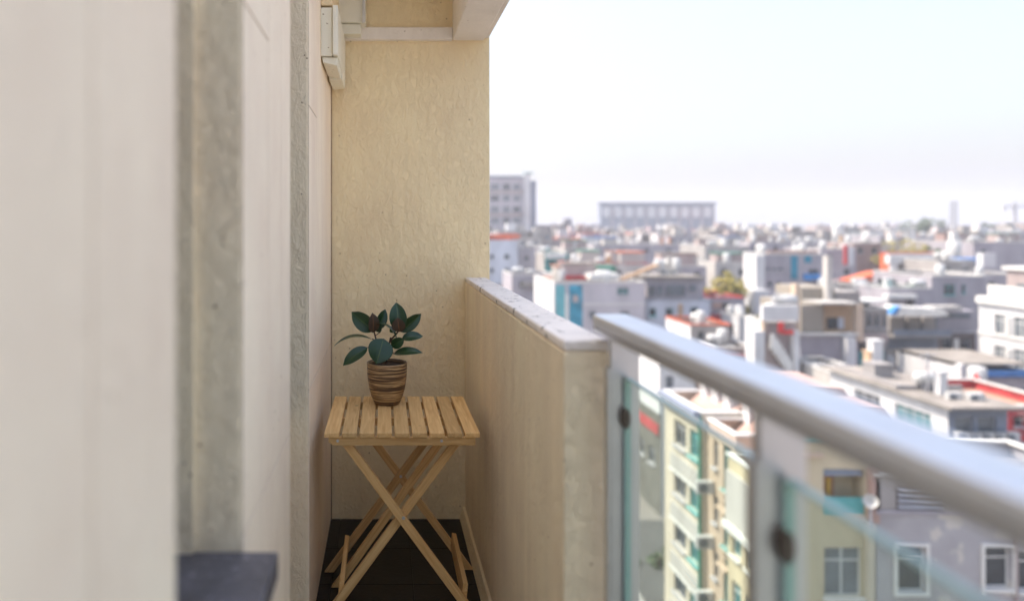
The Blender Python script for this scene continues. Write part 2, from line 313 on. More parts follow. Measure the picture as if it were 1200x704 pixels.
for y0, y1 in ((.925, 1.366), (2.05, 2.565)):
    wf.box(-.557, -.515, y0, y0+.04, .88, 2.5).box(-.557, -.515, y1-.05, y1-.01, .88, 2.5).box(-.557, -.515, y0+.04, y1-.05, 2.46, 2.5).box(-.557, -.515, y0+.04, y1-.05, .88, .92)
w_ = wf.build('window_frame', 'dark_metal', sw)
MB().box(-.54, -.534, .965, 1.316, .92, 2.46).box(-.54, -.534, 2.09, 2.515, .92, 2.46).build('window_pane', 'pane_grey', w_)
MB().box(-.56, XL-.005, .927, 1.35, -.02, .79).box(-.56, -.34, 2.052, 2.551, -.02, .79).build('spandrel', 'pier_paint', sw)
for y0, y1, lab in ((.93, 1.364, 'dark slate window sill in the near recess of the side wall'), (2.054, 2.55, 'dark slate window sill in the far recess, behind the middle pier')):
    s_ = thing('window_sill', lab, 'window sill', (-.4, (y0+y1)/2, .79))
    ext = -.196 if y0 < 1 else -.335
    MB().box(-.556, ext, y0, y1, .795, .845).build('slab', 'slate', s_, bevel=.004)
    MB().box(-.556, -.42, y1-.035, y1-.016, .846, .895).build('upstand', 'slate', s_, bevel=.002)
# end wall
ew = thing('end_wall', 'tall cream stucco wall closing the far end of the balcony', 'wall', (.1, YB+.07, 0))
MB().box(-.57, .523, YB, YB+.15, -1.6, 2.95).build('wall', 'stucco', ew, bevel=.004)
MB().box(-.26, .336, YB-.035, YB+.01, Z(46.5, YB-.035), Z(32, YB-.035)).build('ledge', 'beam_paint', ew, bevel=.003)
# thin bead of darker colour down the left corner
MB().tube([(XL+.002, YB-.004, 0), (XL+.002, YB-.004, 2.3)], .003, 6).build('corner_bead', 'sealant', ew)
# parapet
pp = thing('parapet', 'cream rendered solid parapet wall on the right of the balcony', 'parapet', (.45, 2.6, 0))
MB().box(XR, .505, 1.64, YB-.001, -1.6, 1.168).build('wall', 'parapet_paint', pp, bevel=.006)
MB().box(XR+.0005, .5045, 1.6405, YB-.001, 1.1685, 1.1925).build('coping', 'coping', pp, bevel=.006)
# ceiling
cl = thing('ceiling', 'balcony ceiling slab with a deep edge beam above the table', 'ceiling', (.1, 1, 2.36))
MB().box(-.62, .338, 2.8, YB+.15, 2.80, 2.95).build('slab', 'beam_paint', cl)
MB().box(.338, .495, 2.8, YB+.0, 2.362, 2.95).build('edge_beam', 'beam_paint', cl, bevel=.006)
MB().box(.495, .519, 2.8, YB+.0, 2.372, 2.95).build('drip_edge', 'beam_paint', cl, bevel=.006)
# covers in the upper left corner
cb = thing('cable_cover', 'cream plastic pipe cover with a slanted lower end high on the side wall', 'cover', (XL, 3.3, 2.14))
MB().box(XL, -.214, 3.04, 3.60, 2.15, 2.352).build('body', 'plastic_cover', cb, bevel=.004)
MB().box(-.212, -.190, 3.02, 3.612, 2.150, 2.356).build('lid', 'plastic_cover', cb, bevel=.004)
MB().prism([(XL+.004, 2.148), (-.192, 2.147), (-.196, 2.112), (XL+.008, 2.126)], (3.05, 3.33)).build('end_flap', 'plastic_cover', cb, bevel=.003)
MB().prism([(XL+.006, 2.148), (-.190, 2.147), (-.192, 2.118), (XL+.012, 2.112)], (3.36, 3.60)).build('end_flap', 'plastic_cover', cb, bevel=.003)
cb = thing('pipe_box', 'stepped cream pipe boxing in the corner above the end wall ledge', 'cover', (-.15, 3.5, 2.4))
MB().box(XL+.002, X(428.5, 3.5), 3.50, 3.62, Z(26.5, 3.5), 2.8).build('upper_box', 'plastic_cover', cb, bevel=.003)
MB().box(XL+.002, X(423, 3.52), 3.52, 3.62, Z(40, 3.52), Z(26.5, 3.5)-.002).build('lower_box', 'plastic_cover', cb, bevel=.003)
MB().box(X(424.5, 3.48), X(428, 3.48), 3.485, 3.499, Z(27.5, 3.5), 2.8).build('corner_trim', 'trim_white', cb)
MB().box(XL+.001, -.215, 3.04, 3.5, 2.36, 2.8).build('conduit', 'stucco', cb, bevel=.003)

# ------------------------------------------------------------------ railing
rl = thing('railing', 'brushed steel handrail on posts with clear glass panels beside the parapet', 'railing', (.51, 1, 0))
def oval(xa, xb, za, zb, n=48, e=7):
    cx, cz, rx, rz = (xa+xb)/2, (za+zb)/2, (xb-xa)/2, (zb-za)/2; P = []
    for i in range(n):
        a = 2*math.pi*i/n; c, s_ = math.cos(a), math.sin(a)
        P.append((cx+rx*math.copysign(abs(c)**(2/e), c), cz+rz*math.copysign(abs(s_)**(2/e), s_)))
    return P
rb = MB().prism(oval(.471, .554, 1.207, 1.250), (-2.5, 1.655)); o = rb.build('handrail', 'steel', rl, smooth=True)
e_ = o.modifiers.new('split', 'EDGE_SPLIT'); e_.split_angle = R(40)
MB().prism(oval(.4715, .5555, 1.2035, 1.2505), (1.655, 1.659)).build('end_cap', 'post_steel', rl)
MB().box(.4690, .4712, -2.5, 1.65, 1.2215, 1.2235).build('seam', 'dark_metal', rl)
for y in (1.60, .97, .34, -.29, -.92):
    p_ = MB().box(.491, .554, y-.010, y+.010, -.2, 1.206).build('post', 'post_steel', rl, bevel=.002)
    MB().box(.4845, .4905, y-.012, y+.012, -.2, 1.14).build('flange', 'post_steel', p_)
    for z in (1.035, .40):
        for s_ in (-1, 1):
            MB().prism(oval(.511, .530, z-.022, z+.022, 14, 2), (y+s_*.0105, y+s_*.026)).build('clamp', 'dark_metal', rl)
for a, b in ((1.60, .97), (.97, .34), (.34, -.29), (-.29, -.92)):
    g_ = MB().box(.519, .531, b+.022, a-.022, .06, 1.119).build('glass_panel', 'glass', rl)
    MB().box(.5185, .5315, b+.022, a-.022, 1.1192, 1.1225).box(.5185, .5315, a-.0218, a-.0185, .06, 1.1225).box(.5185, .5315, b+.0185, b+.0218, .06, 1.1225).build('glass_edge', 'glass_edge', g_)

# ------------------------------------------------------------------ table
T0 = thing('folding_table', 'small slatted wooden folding table on crossed legs at the balcony end', 'table', (.064, 2.88, 0))
sd = MB().box(-.0265, .0265, -.28, .28, 0, .017).data('slat', ['wood'])
for i in range(9):
    o = inst('slat', sd, T0, (-.2495+i*.0624, 0, .698)); b = o.modifiers.new('bevel', 'BEVEL'); b.width = .0025; b.segments = 2
bx = .064
for y0, nm in ((2.612, 'front'), (2.87, 'mid'), (3.125, 'back')):
    MB().prism([(bx-.262, .6965), (bx-.262, .679), (bx-.245, .667), (bx+.258, .667), (bx+.262, .672), (bx+.262, .6965)], (y0, y0+.02)).build('rail', 'wood_rail', T0, bevel=.0015)
sc = MB()
for x in (-.165, .205): sc.tube([(x, 2.6095, .684), (x, 2.614, .684)], .005, 10)
sc.build('screw', 'steel', T0)
def leg(x0, x1, y, ztop=.69):
    d = Vector((x1-x0, 0, -ztop)).normalized(); n_ = Vector((-d.z, 0, d.x))*.0155
    a, b = Vector((x0, 0, ztop)), Vector((x1, 0, 0))
    k = n_.x/d.z*0
    P = [(a.x-.0155/abs(d.z), a.z), (b.x-.0155/abs(d.z), 0), (b.x+.0155/abs(d.z), 0), (a.x+.0155/abs(d.z), a.z)]
    return MB().prism(P, (y, y+.019)).build('leg', 'wood_falling' if x1 > x0 else 'wood_rising', T0, bevel=.002)
leg(bx-.2, bx+.294, 2.633, .668); leg(bx+.2, bx-.294, 2.655, .668)
leg(bx-.2, bx+.294, 3.09, .668); leg(bx+.2, bx-.294, 3.068, .668)
leg(.287, -.193, 2.94, .668)
MB().tube([(bx+.006, 2.629, .402), (bx+.006, 2.678, .402)], .006, 10).build('bolt', 'steel', T0); MB().tube([(bx+.006, 3.064, .402), (bx+.006, 3.112, .402)], .006, 10).build('bolt', 'steel', T0)
def stretch(x, y0, y1, z, nm='stretcher'):
    MB().prism([(x-.010, z-.03), (x+.008, z-.034), (x+.014, z+.03), (x-.004, z+.034)], (y0, y1)).build(nm, 'wood', T0, bevel=.002)
stretch(bx-.222, 2.672, 3.068, .125); stretch(bx+.226, 2.652, 3.09, .125)

# ------------------------------------------------------------------ pot and rubber plant
PC = (.0125, 3.03, .715)
pt = thing('plant_pot', 'round plant pot glazed in brown, gold and cream bands on the table', 'plant pot', PC)
prof = [(.0, 0), (.046, 0), (.051, .003), (.056, .012), (.066, .035), (.0735, .062), (.0785, .09), (.0815, .12), (.083, .155), (.0835, .168), (.083, .171), (.0795, .171), (.078, .165), (.076, .14)]
MB().lathe([(r_, z_) for r_, z_ in prof], PC, 48).build('pot', 'pot_glaze', pt, smooth=True)
MB().lathe([(0, .158), (.04, .160), (.078, .155)], PC, 24).build('soil', 'soil', pt, smooth=True)
pl = thing('rubber_plant', 'young rubber plant with broad glossy dark leaves growing in the banded pot', 'plant', (PC[0], PC[1], PC[2]+.158))
U = .000822
def pp_(zx, zy, dy=0): return Vector((PC[0]+(zx-486)*U, PC[1]+dy, PC[2]+.171-(zy-445)*U))
def leaf(base, tip, width, bow=.02, roll=0, m='leaf_green', fold=.25, dy0=0, dy1=0, side=(0,-1,.3)):
    a, b = pp_(*base, dy0), pp_(*tip, dy1); ax = (b-a); Ln = ax.length; ax.normalize()
    nrm = Vector(side); nrm = (nrm-ax*nrm.dot(ax)).normalized(); nrm = Matrix.Rotation(roll, 3, ax) @ nrm; sdv = ax.cross(nrm)
    mb = MB(); n, k = 12, 6; W = width*U/2*1.16; uv = []
    for i in range(n+1):
        t_ = i/n; wd = W*(math.sin(math.pi*t_**.9)**.62)*(1-.15*t_) if 0 < i < n else .0008
        if t_ > .86: wd *= (1-t_)/.14*.75+.25
        c = a+ax*Ln*t_+nrm*(bow*4*t_*(1-t_)*Ln/.1*.5)
        for j in range(-k//2, k//2+1):
            q = j/(k/2); mb.v.append(tuple(c+sdv*wd*q+nrm*(abs(q)**1.3*wd*fold))); uv.append((q, t_))
    for i in range(n):
        for j in range(k):
            p0 = i*(k+1)+j; mb.f.append((p0, p0+1, p0+k+2, p0+k+1)); mb.m.append(0)
    o = mb.build('leaf', m, pl, smooth=True)
    ul = o.data.uv_layers.new()
    for lp in o.data.loops: ul.data[lp.index].uv = uv[lp.vertex_index]
    s_ = o.modifiers.new('solid', 'SOLIDIFY'); s_.thickness = .0009; s_.offset = 0
    sb = o.modifiers.new('sub', 'SUBSURF'); sb.levels = 1; sb.render_levels = 1
    return o
leaf((408,328), (220,362), 60, .03, R(68), fold=.2, dy0=-.01, dy1=-.02)
leaf((388,368), (268,452), 62, .015, R(18), dy0=-.02, dy1=-.05)
leaf((468,318), (432,436), 118, .012, R(-10), dy0=-.05, dy1=-.085, fold=.12)
leaf((420,292), (306,197), 82, .012, R(-15), dy0=.02, dy1=.03)
o = leaf((416,298), (412,196), 60, .012, R(28), m='leaf_bronze', dy0=-.0, dy1=-.01)
leaf((437,288), (478,186), 54, .01, R(20), dy0=.03, dy1=.05)
leaf((452,302), (428,228), 46, .01, R(-30), dy0=.03, dy1=.05)
leaf((534,328), (432,248), 50, .035, R(70), dy0=-.02, dy1=-.01)
leaf((545,288), (532,146), 84, .012, R(6), dy0=-.01, dy1=.01)
leaf((548,290), (538,216), 66, .008, R(-6), m='leaf_bronze', dy0=-.02, dy1=-.03)
leaf((552,296), (660,206), 62, .012, R(20), dy0=.02, dy1=.03)
leaf((560,330), (668,318), 52, .02, R(-25), dy0=.0, dy1=.01)
leaf((508,362), (572,322), 52, .01, R(10), dy0=-.02, dy1=-.03)
leaf((520,404), (664,392), 46, .022, R(-28), dy0=.0, dy1=-.03)
leaf((500,300), (540,270), 34, .01, R(10), dy0=.03, dy1=.05)
sm = MB()
sm.tube([pp_(478,452), pp_(488,400,-.003), pp_(512,370,-.006), pp_(508,330,-.004), pp_(535,300,-.004), pp_(546,284,-.006)], [.005,.0048,.0045,.004,.0035,.003], 8)
sm.tube([pp_(490,404), pp_(486,372), pp_(500,345), pp_(505,322)], [.004]*4, 8)
sm.tube([pp_(472,452,.01), pp_(462,425,.01), pp_(440,370,.0), pp_(428,320,.0), pp_(420,292,.01)], [.0045,.004,.0036,.0032,.003], 8)
sm.tube([pp_(428,335), pp_(410,327,-.01)], .002, 6).tube([pp_(436,365), pp_(388,368,-.02)], .002, 6).tube([pp_(430,310), pp_(452,300,.03)], .002, 6)
sm.tube([pp_(500,380), pp_(520,404)], .002, 6).tube([pp_(508,335), pp_(560,330)], .002, 6).tube([pp_(488,360), pp_(470,320,-.05)], .002, 6)
sm.build('stem', 'stem_bark', pl, smooth=True)

# ------------------------------------------------------------------ city
WM = {}
def window_mesh(w_, h_, style):
    key = (round(w_, 1), round(h_, 1), style)
    if key in WM: return WM[key]
    w_, h_ = max(key[0], .3), max(key[1], .3); f = MB(); b = .07
    f.box(0, w_, 0, .1, 0, b).box(0, w_, 0, .1, h_-b, h_).box(0, b, 0, .1, b, h_-b).box(w_-b, w_, 0, .1, b, h_-b)
    n = max(1, round(w_/.9))
    for i in range(1, n): f.box(w_*i/n-.035, w_*i/n+.035, .01, .09, b, h_-b)
    if h_ > 1.3: f.box(b, w_-b, .012, .088, h_*.72-.03, h_*.72+.03)
    f.box(-.08, w_+.08, -.32, .0, -.09, -.002)
    p = MB().box(b, w_-b, .04, .06, b, h_-b)
    frame = {'w': 'trim_white', 'g': 'trim_grey', 't': 'trim_teal'}[style[0]]; pane = {'d': 'pane_dark', 't': 'pane_teal', 'g': 'pane_grey'}[style[1]]
    WM[key] = (f.data('window', [frame]), p.data('pane', [pane]), w_, h_); return WM[key]
def holed(mb, u0, u1, z0, z1, holes, put, depth=.26):
    """grid wall with real openings and reveals; put(u, d, z) -> point, d = depth into the wall"""
    us = sorted({u0, u1, *[h[0] for h in holes], *[h[2] for h in holes]}); zs = sorted({z0, z1, *[h[1] for h in holes], *[h[3] for h in holes]})
    for a, b in zip(us, us[1:]):
        for c, d in zip(zs, zs[1:]):
            m_, n_ = (a+b)/2, (c+d)/2
            if any(h[0] < m_ < h[2] and h[1] < n_ < h[3] for h in holes): continue
            mb.quad(put(a, 0, c), put(b, 0, c), put(b, 0, d), put(a, 0, d))
    D0 = depth
    for a, c, b, d, st_ in holes:
        depth = .82 if st_ == 'L' else D0
        mb.quad(put(a,0,c), put(b,0,c), put(b,depth,c), put(a,depth,c)); mb.quad(put(a,depth,d), put(b,depth,d), put(b,0,d), put(a,0,d))
        mb.quad(put(a,0,c), put(a,depth,c), put(a,depth,d), put(a,0,d)); mb.quad(put(b,depth,c), put(b,0,c), put(b,0,d), put(b,depth,d))
        mb.quad(put(a,depth,c), put(b,depth,c), put(b,depth,d), put(a,depth,d))
def bld(label, px0, px1, pyt, D, dep, wall, front=(), left=(), autof=0, autol=0, style='gd', roof='roof_concrete', cope='trim_white', base=G, par=.7, name='building', cat='building', pitch=2.6, ww=1.2, wh=1.3, left_wall=None, skip=0):
    x0, x1, zt = X(px0, D), X(px1, D), Z(pyt, D); y0, y1 = D, D+dep
    t = thing(name, label, cat, ((x0+x1)/2, (y0+y1)/2, base)); fh, lh = [], []
    for r_ in front:
        a, b, c, d = X(r_[0], D), Z(r_[3], D), X(r_[2], D), Z(r_[1], D); fh.append((a, b, c, d, r_[4] if len(r_) > 4 else style))
    for r_ in left: lh.append((*r_[:4], r_[4] if len(r_) > 4 else style))       # y0,z0,y1,z1
    for k in range(skip, autof):
        n = int((x1-x0-1)/pitch)
        for i in range(n):
            c = x0+(x1-x0)*(i+.5)/n; z = zt-1.0-wh-k*3.05; fh.append((c-ww/2, z, c+ww/2, z+wh, style))
    for k in range(autol):
        n = int((dep-1)/pitch)
        for i in range(n):
            c = y0+dep*(i+.5)/n; z = zt-1.0-wh-k*3.05; lh.append((c-ww/2, z, c+ww/2, z+wh, style))
    mb = MB()
    holed(mb, x0, x1, base, zt, fh, lambda u, d, z: (u, y0+d, z))
    ml = MB() if left_wall else mb
    holed(ml, y0, y1, base, zt, lh, lambda u, d, z: (x0+d, u, z))
    mb.quad((x1,y0,base),(x1,y1,base),(x1,y1,zt),(x1,y0,zt)).quad((x0,y1,base),(x1,y1,base),(x1,y1,zt),(x0,y1,zt))
    mb.build('wall', wall, t)
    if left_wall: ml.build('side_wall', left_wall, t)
    MB().quad((x0+.02,y0+.02,zt-par),(x1-.02,y0+.02,zt-par),(x1-.02,y1-.02,zt-par),(x0+.02,y1-.02,zt-par)).build('roof', roof, t)
    MB().box(x0-.08, x1+.08, y0-.08, y0+.2, zt, zt+.12).box(x0-.08, x1+.08, y1-.2, y1+.08, zt, zt+.12).box(x0-.08, x0+.2, y0+.2, y1-.2, zt, zt+.12).box(x1-.2, x1+.08, y0+.2, y1-.2, zt, zt+.12).build('parapet', cope, t)
    rl_ = t.location
    for a, b, c, d, s_ in fh:
        if s_ == 'L': continue
        fm, pm, w_, h_ = window_mesh(c-a, d-b, s_); o = inst('window', fm, t, Vector((a, y0+.13, b))-rl_); o.scale = ((c-a)/w_, 1, (d-b)/h_); inst('pane', pm, o, (0,0,0))
    for a, b, c, d, s_ in lh:
        fm, pm, w_, h_ = window_mesh(c-a, d-b, s_); o = inst('window', fm, t, Vector((x0+.13, c, b))-rl_); o.rotation_euler = (0,0,-math.pi/2); o.scale = ((c-a)/w_, 1, (d-b)/h_); inst('pane', pm, o, (0,0,0))
    t_roof[t.name] = (x0, x1, y0, y1, zt-par); return t
t_roof = {}
def part(t, nm, m, *boxes):
    mb = MB()
    for b in boxes: mb.box(*b)
    return mb.build(nm, m, t)
def pbox(px0, px1, py0, py1, D, dep): return (X(px0, D), X(px1, D), D, D+dep, Z(py1, D), Z(py0, D))
# --- rooftop things
def barrel_v(mb, c, r_, h): mb.lathe([(0,0),(r_*.98,0),(r_,.05),(r_,h-.12),(r_*.8,h-.02),(r_*.25,h+.06),(.0,h+.07)], c, 14)
def water_tank(label, x, y, z, kind='v', s=1.0, m='tank_white', group=None):
    t = thing('water_tank', label, 'water tank', (x, y, z), group); b = MB(); st_ = MB()
    for a in (-.4, .4):
        for c in (-.4, .4): st_.box(x+a*s-.04, x+a*s+.04, y+c*s-.04, y+c*s+.04, z, z+.7*s)
    st_.box(x-.5*s, x+.5*s, y-.5*s, y+.5*s, z+.7*s, z+.76*s)
    if kind == 'v': barrel_v(b, (x, y, z+.76*s), .55*s, 1.35*s)
    else:
        P = [(x-.95*s, y, z+1.3*s), (x-.85*s, y, z+1.3*s), (x-.7*s, y, z+1.3*s), (x+.7*s, y, z+1.3*s), (x+.85*s, y, z+1.3*s), (x+.95*s, y, z+1.3*s)]
        b.tube(P, [.1*s, .38*s, .52*s, .52*s, .38*s, .1*s], 14)
    b.build('barrel', m, t, smooth=True); st_.build('stand', 'trim_grey', t); return t
def ac_unit(label, x, y, z, group=None):
    t = thing('air_conditioner', label, 'air conditioner', (x, y, z), group)
    MB().box(x-.45, x+.45, y, y+.35, z, z+.65).build('casing', 'tank_white', t); MB().lathe([(.0,-.02),(.24,-.02),(.26,0)], (0,0,0), 12)
    MB().tube([(x-.12, y-.015, z+.33), (x-.12, y+.01, z+.33)], .26, 14).build('fan_grille', 'pane_grey', t); return t
def chimney(t, x, y, z, h, w_=.7, m='wall_offwhite'):
    part(t, 'chimney', m, (x-w_/2, x+w_/2, y-w_/2, y+w_/2, z, z+h), (x-w_/2-.07, x+w_/2+.07, y-w_/2-.07, y+w_/2+.07, z+h, z+h+.12))
def mast(label, x, y, z, h, arms=3):
    t = thing('antenna', label, 'antenna', (x, y, z)); MB().tube([(x,y,z),(x,y,z+h)], .05, 6).build('pole', 'trim_grey', t); a = MB()
    for i in range(arms): a.box(x-.6+.1*i, x+.6-.1*i, y-.03, y+.03, z+h-.25-.4*i, z+h-.19-.4*i)
    a.build('crossbar', 'trim_grey', t); return t
def dish(label, x, y, z, r_=.6):
    t = thing('satellite_dish', label, 'satellite dish', (x, y, z)); MB().tube([(x,y,z),(x,y,z+.9)], .05, 6).build('pole', 'trim_grey', t)
    b = MB().lathe([(.02,0),(r_*.5,.06),(r_*.8,.15),(r_,.25)], (0,0,0), 16); o = b.build('bowl', 'tank_white', t, world=False, smooth=True); o.location = (0,0,1.1); o.rotation_euler = (R(60), 0, R(-35)); return t
ORD = ['leftmost', 'second from the left', 'third from the left', 'fourth from the left', 'fifth from the left', 'sixth from the left', 'seventh from the left']
def clutter(t, where, tanks=0, acs=0, stacks=0, huts=0, masts=0, hut_wall='wall_offwhite', m='tank_white', smax=1.1, seed=0):
    """things standing on one roof; labels count them from the left"""
    rnd = random.Random(seed or sum(map(ord, where))); x0, x1, y0, y1, z = t_roof[t.name]
    def spots(n): return sorted(rnd.uniform(x0+.9, x1-.9) for _ in range(n)) if n else []
    def wh(n, i, what):
        return ('on %s' % where) if n == 1 else '%s on %s' % (ORD[i] if n > 2 else ('left one', 'right one')[i], where)
    for i, x in enumerate(spots(tanks)):
        k = rnd.choice('vvh'); water_tank(('pale round water tank, ' if k == 'v' else 'pale lying water tank, ')+wh(tanks, i, 'water tank'), x, rnd.uniform(y0+1, y0+min(5, y1-y0-1)), z, k, rnd.uniform(.7, min(smax, 1.15)), rnd.choice([m, 'tank_white']), group='water tanks on city roofs')
    for i, x in enumerate(spots(acs)): ac_unit('white air conditioner, '+wh(acs, i, 'air conditioner'), x, rnd.uniform(y0+.8, y0+3), z, group='air conditioners on city roofs')
    for i, x in enumerate(spots(masts)): mast('thin television antenna, '+wh(masts, i, 'antenna'), x, rnd.uniform(y0+1, y0+4), z, rnd.uniform(2.5, 4))
    for x in spots(stacks): chimney(t, x, rnd.uniform(y0+1, y1-1), z, rnd.uniform(1.2, 2.6), rnd.uniform(.5, .9), rnd.choice(['wall_offwhite', 'wall_white', 'roof_rust', 'wall_tan']))
    for x in spots(huts):
        w_ = rnd.uniform(1.6, 3); y = rnd.uniform(y0+1.5, max(y0+1.6, y1-4)); h = rnd.uniform(2.2, 2.9)
        part(t, 'rooftop_hut', rnd.choice([hut_wall, 'wall_white', 'wall_pinkish']), (max(x0, x-w_), min(x1, x+w_), y, y+3, z, z+h))
        part(t, 'hut_roof', rnd.choice(['roof_orange', 'roof_concrete', 'roof_rust', 'roof_green', 'roof_blue', 'roof_concrete']), (max(x0, x-w_)-.2, min(x1, x+w_)+.2, y-.25, y+3.2, z+h, z+h+.14))

def tree(label, px, pyb, D, h, r_, m='leaf_olive', seed=1, base=G, n=1500, name='tree', ls=1.5):
    rnd = random.Random(seed); x = X(px, D); zt = Z(pyb, D); t = thing(name, label, 'tree', (x, D, base))
    MB().tube([(x, D, base), (x+.2, D, (base+zt)/2), (x, D, zt-h*.3)], [.35, .25, .12], 8).build('trunk', 'tree_bark', t)
    lm = MB()
    for k in range(6):
        a = rnd.uniform(0, 6.28); lm.tube([(x, D, zt-h*.9), (x+math.cos(a)*r_*.4, D+math.sin(a)*r_*.4, zt-h*.6), (x+math.cos(a)*r_*.75, D+math.sin(a)*r_*.75, zt-h*.3)], [.14, .09, .03], 5)
    lm.build('limbs', 'tree_bark', t)
    cl_ = [(Vector((rnd.gauss(0,.5)*r_, rnd.gauss(0,.5)*r_, rnd.uniform(-.45,.4)*h)), rnd.uniform(.25,.5)*r_) for _ in range(16)]; c = MB(); cc = Vector((x, D, zt-h*.5))
    for i in range(n):
        p, q = rnd.choice(cl_); v = Vector((rnd.gauss(0,1), rnd.gauss(0,1), rnd.gauss(0,1))).normalized()*q*rnd.uniform(.6,1); v.z *= .75; p = cc+p+v
        a = Vector((rnd.gauss(0,1), rnd.gauss(0,1), rnd.gauss(0,1))).normalized(); b = a.orthogonal().normalized(); s_ = rnd.uniform(.12,.3)*ls
        c.quad(tuple(p-a*s_), tuple(p-b*s_*.6), tuple(p+a*s_), tuple(p+b*s_*.6))
    c.build('crown', m, t); return t

# ---- near row along the street: left faces at X about 18
XN = 17.5
def ny(px): return XN*F/(px-VX)             # depth of a pixel column on that plane
nzt = -8.9
n2 = []
lefts = []
for k in range(4):
    z = nzt-2.75-k*2.95
    lefts += [(ny(804), z, ny(790), z+1.5, 'gd'), (ny(819.5), z, ny(808), z+1.55, 'tt')]
t = bld('yellow apartment block beside the street with teal glazed bays on its lit side', X(0,0)+0 and 0 or VX+XN*F/ny(823), 935, 0, ny(823), 0, 'wall_cream') if False else None
def nbld(label, pxn, pxf, zt, wall, left, xr, roof='roof_concrete', cope='trim_white', xo=0, name='apartment_block', style='gd', front=(), par=.6):
    D = XN*F/(pxn-VX); D1 = XN*F/(pxf-VX); px0 = VX+(XN+xo)*F/D; px1 = VX+xr*F/D; pyt = VY-(zt-EYE)*F/D
    return bld(label, px0, px1, pyt, D, D1-D, wall, front=front, left=left, roof=roof, cope=cope, name=name, style=style, par=par)
a = nbld('yellow apartment block with teal glazed bays stacked down its sunlit side', 823, 779, nzt, 'wall_cream', lefts, 27, 'roof_pink')
x0, x1, y0, y1, zr = t_roof[a.name]
for k in range(5):
    z = nzt-3.3-k*2.95
    part(a, 'bay_spandrel', 'wall_offwhite', (XN-.14, XN-.002, ny(821), ny(788), z-.95, z-.02))
    part(a, 'bay_slab', 'trim_white', (XN-.2, XN-.003, ny(821.5), ny(787), z-1.08, z-.955))
part(a, 'drainpipe', 'roof_green', (XN-.16, XN-.01, y0+.02, y0+.2, -22, nzt+.1))
part(a, 'eave_beam', 'wall_bluegrey', (XN-.5, XN-.09, y0, y1, nzt-.25, nzt+.1))
lefts = []
for k in range(4):
    z = nzt-2.3-k*2.95
    lefts += [(ny(836), z-.3, ny(831), z+1.2, 'gd'), (ny(852), z-1.1, ny(842), z+1.3, 'tg')]
b = nbld('apricot apartment block with narrow windows and recessed landings next to the green drainpipe', 856, 823.6, nzt-.3, 'wall_apricot', lefts, 27, 'roof_pink', xo=.25)
x0, x1, y0, y1, zr = t_roof[b.name]
for k in range(4):
    z = nzt-3.3-k*2.95
    part(b, 'landing_rail', 'wall_apricot', (XN-.1, XN-.05, ny(853), ny(841), z-.1, z-.04), (XN-.1, XN-.05, ny(853), ny(841), z-.5, z-.45), (XN-.15, XN+.24, ny(853), ny(841), z-1.1, z-.98))
    ac_unit('white air conditioner on the apricot block, %s down from the roof' % ['first', 'second', 'third', 'fourth'][k], XN-.25, ny(832.5), z-.75, group='air conditioners on the apricot block')
lefts = []
for k in range(4):
    z = nzt-6.0-k*2.95
    lefts += [(ny(872), z, ny(861), z+1.7, 'wt'), (ny(889), z, ny(879), z+1.7, 'wt')]
c = nbld('cream apartment block with white gabled attic on the street, before the steel post', 928, 856.6, nzt-1.2, 'wall_yellow', lefts, 27, 'roof_rust', xo=-.15)
x0, x1, y0, y1, zr = t_roof[c.name]
part(c, 'attic', 'wall_offwhite', (XN-.3, XN-.155, ny(905), ny(857), nzt-4.4, nzt-1.9)); part(c, 'cornice', 'trim_white', (XN-.5, XN-.31, ny(910), ny(856.8), nzt-4.75, nzt-4.42))
# pitched pink roofs with white dormer row over the row
for t_, nm in ((a, 1), (b, 2), (c, 3)):
    x0, x1, y0, y1, zr = t_roof[t_.name]
    MB().prism([(x0+1.4, zr+.1), (x1-.5, zr+.1), (x1-1.5, zr+1.9), (x0+3.4, zr+1.9)], (y0+.4, y1-.4)).build('attic_roof', 'roof_pink', t_)
    for i in range(int((y1-y0)/1.5)):
        y = y0+.8+i*1.5; part(t_, 'dormer', 'wall_white', (x0+1.9, x0+3.2, y, y+.8, zr+.5, zr+1.75))
# near front-facing pair behind post 2
D = 30.5
d1 = bld('yellow corner house with teal roof edge and a shaded loggia behind the glass', 936, 1019, 516, D, .9, 'wall_yellow', front=[(966,641,1010,699,'wg'),(965,549,1014,603,'L')], roof='roof_concrete', cope='roof_teal', name='house', cat='house')
x0, x1, y0, y1, zr = t_roof[d1.name]
L0, L1 = X(964, D), X(1015, D)
part(d1, 'shutter_head', 'wall_bluegrey', (L0+.1, L1-.1, D+.1, D+.3, Z(558, D), Z(549.5, D)))
part(d1, 'loggia_door', 'roof_rust', (X(969,D), X(990,D), D+.74, D+.81, Z(602, D), Z(563, D)))
part(d1, 'curtain', 'cloth_red', (X(971,D), X(977,D), D+.70, D+.735, Z(590, D), Z(566, D))); part(d1, 'curtain', 'cloth_gold', (X(980,D), X(986,D), D+.70, D+.735, Z(590, D), Z(566, D)))
part(d1, 'balustrade', 'trim_teal', (L0+.06, L1-.06, D+.05, D+.09, Z(602.8, D), Z(583, D)))
part(d1, 'column', 'roof_pink', (X(1016,D), X(1024.5,D), D-.35, D-.01, Z(610,D), Z(545,D)))
part(d1, 'drainpipe', 'wall_cream', (X(1013,D), X(1021,D), D-.3, D-.01, -22, Z(611,D)))
part(d1, 'moulding', 'wall_apricot', (x0-.1, X(963,D), D-.14, D-.005, Z(535,D), Z(530,D)))
dish('small white satellite dish on the yellow corner house column', X(1011, D), D-.5, Z(614, D), .28)
D = 30.2
wn = [(1051,640,1084,693,'wd'), (1153,640,1184,689,'wd'), (1193,645,1224,692,'wd')]
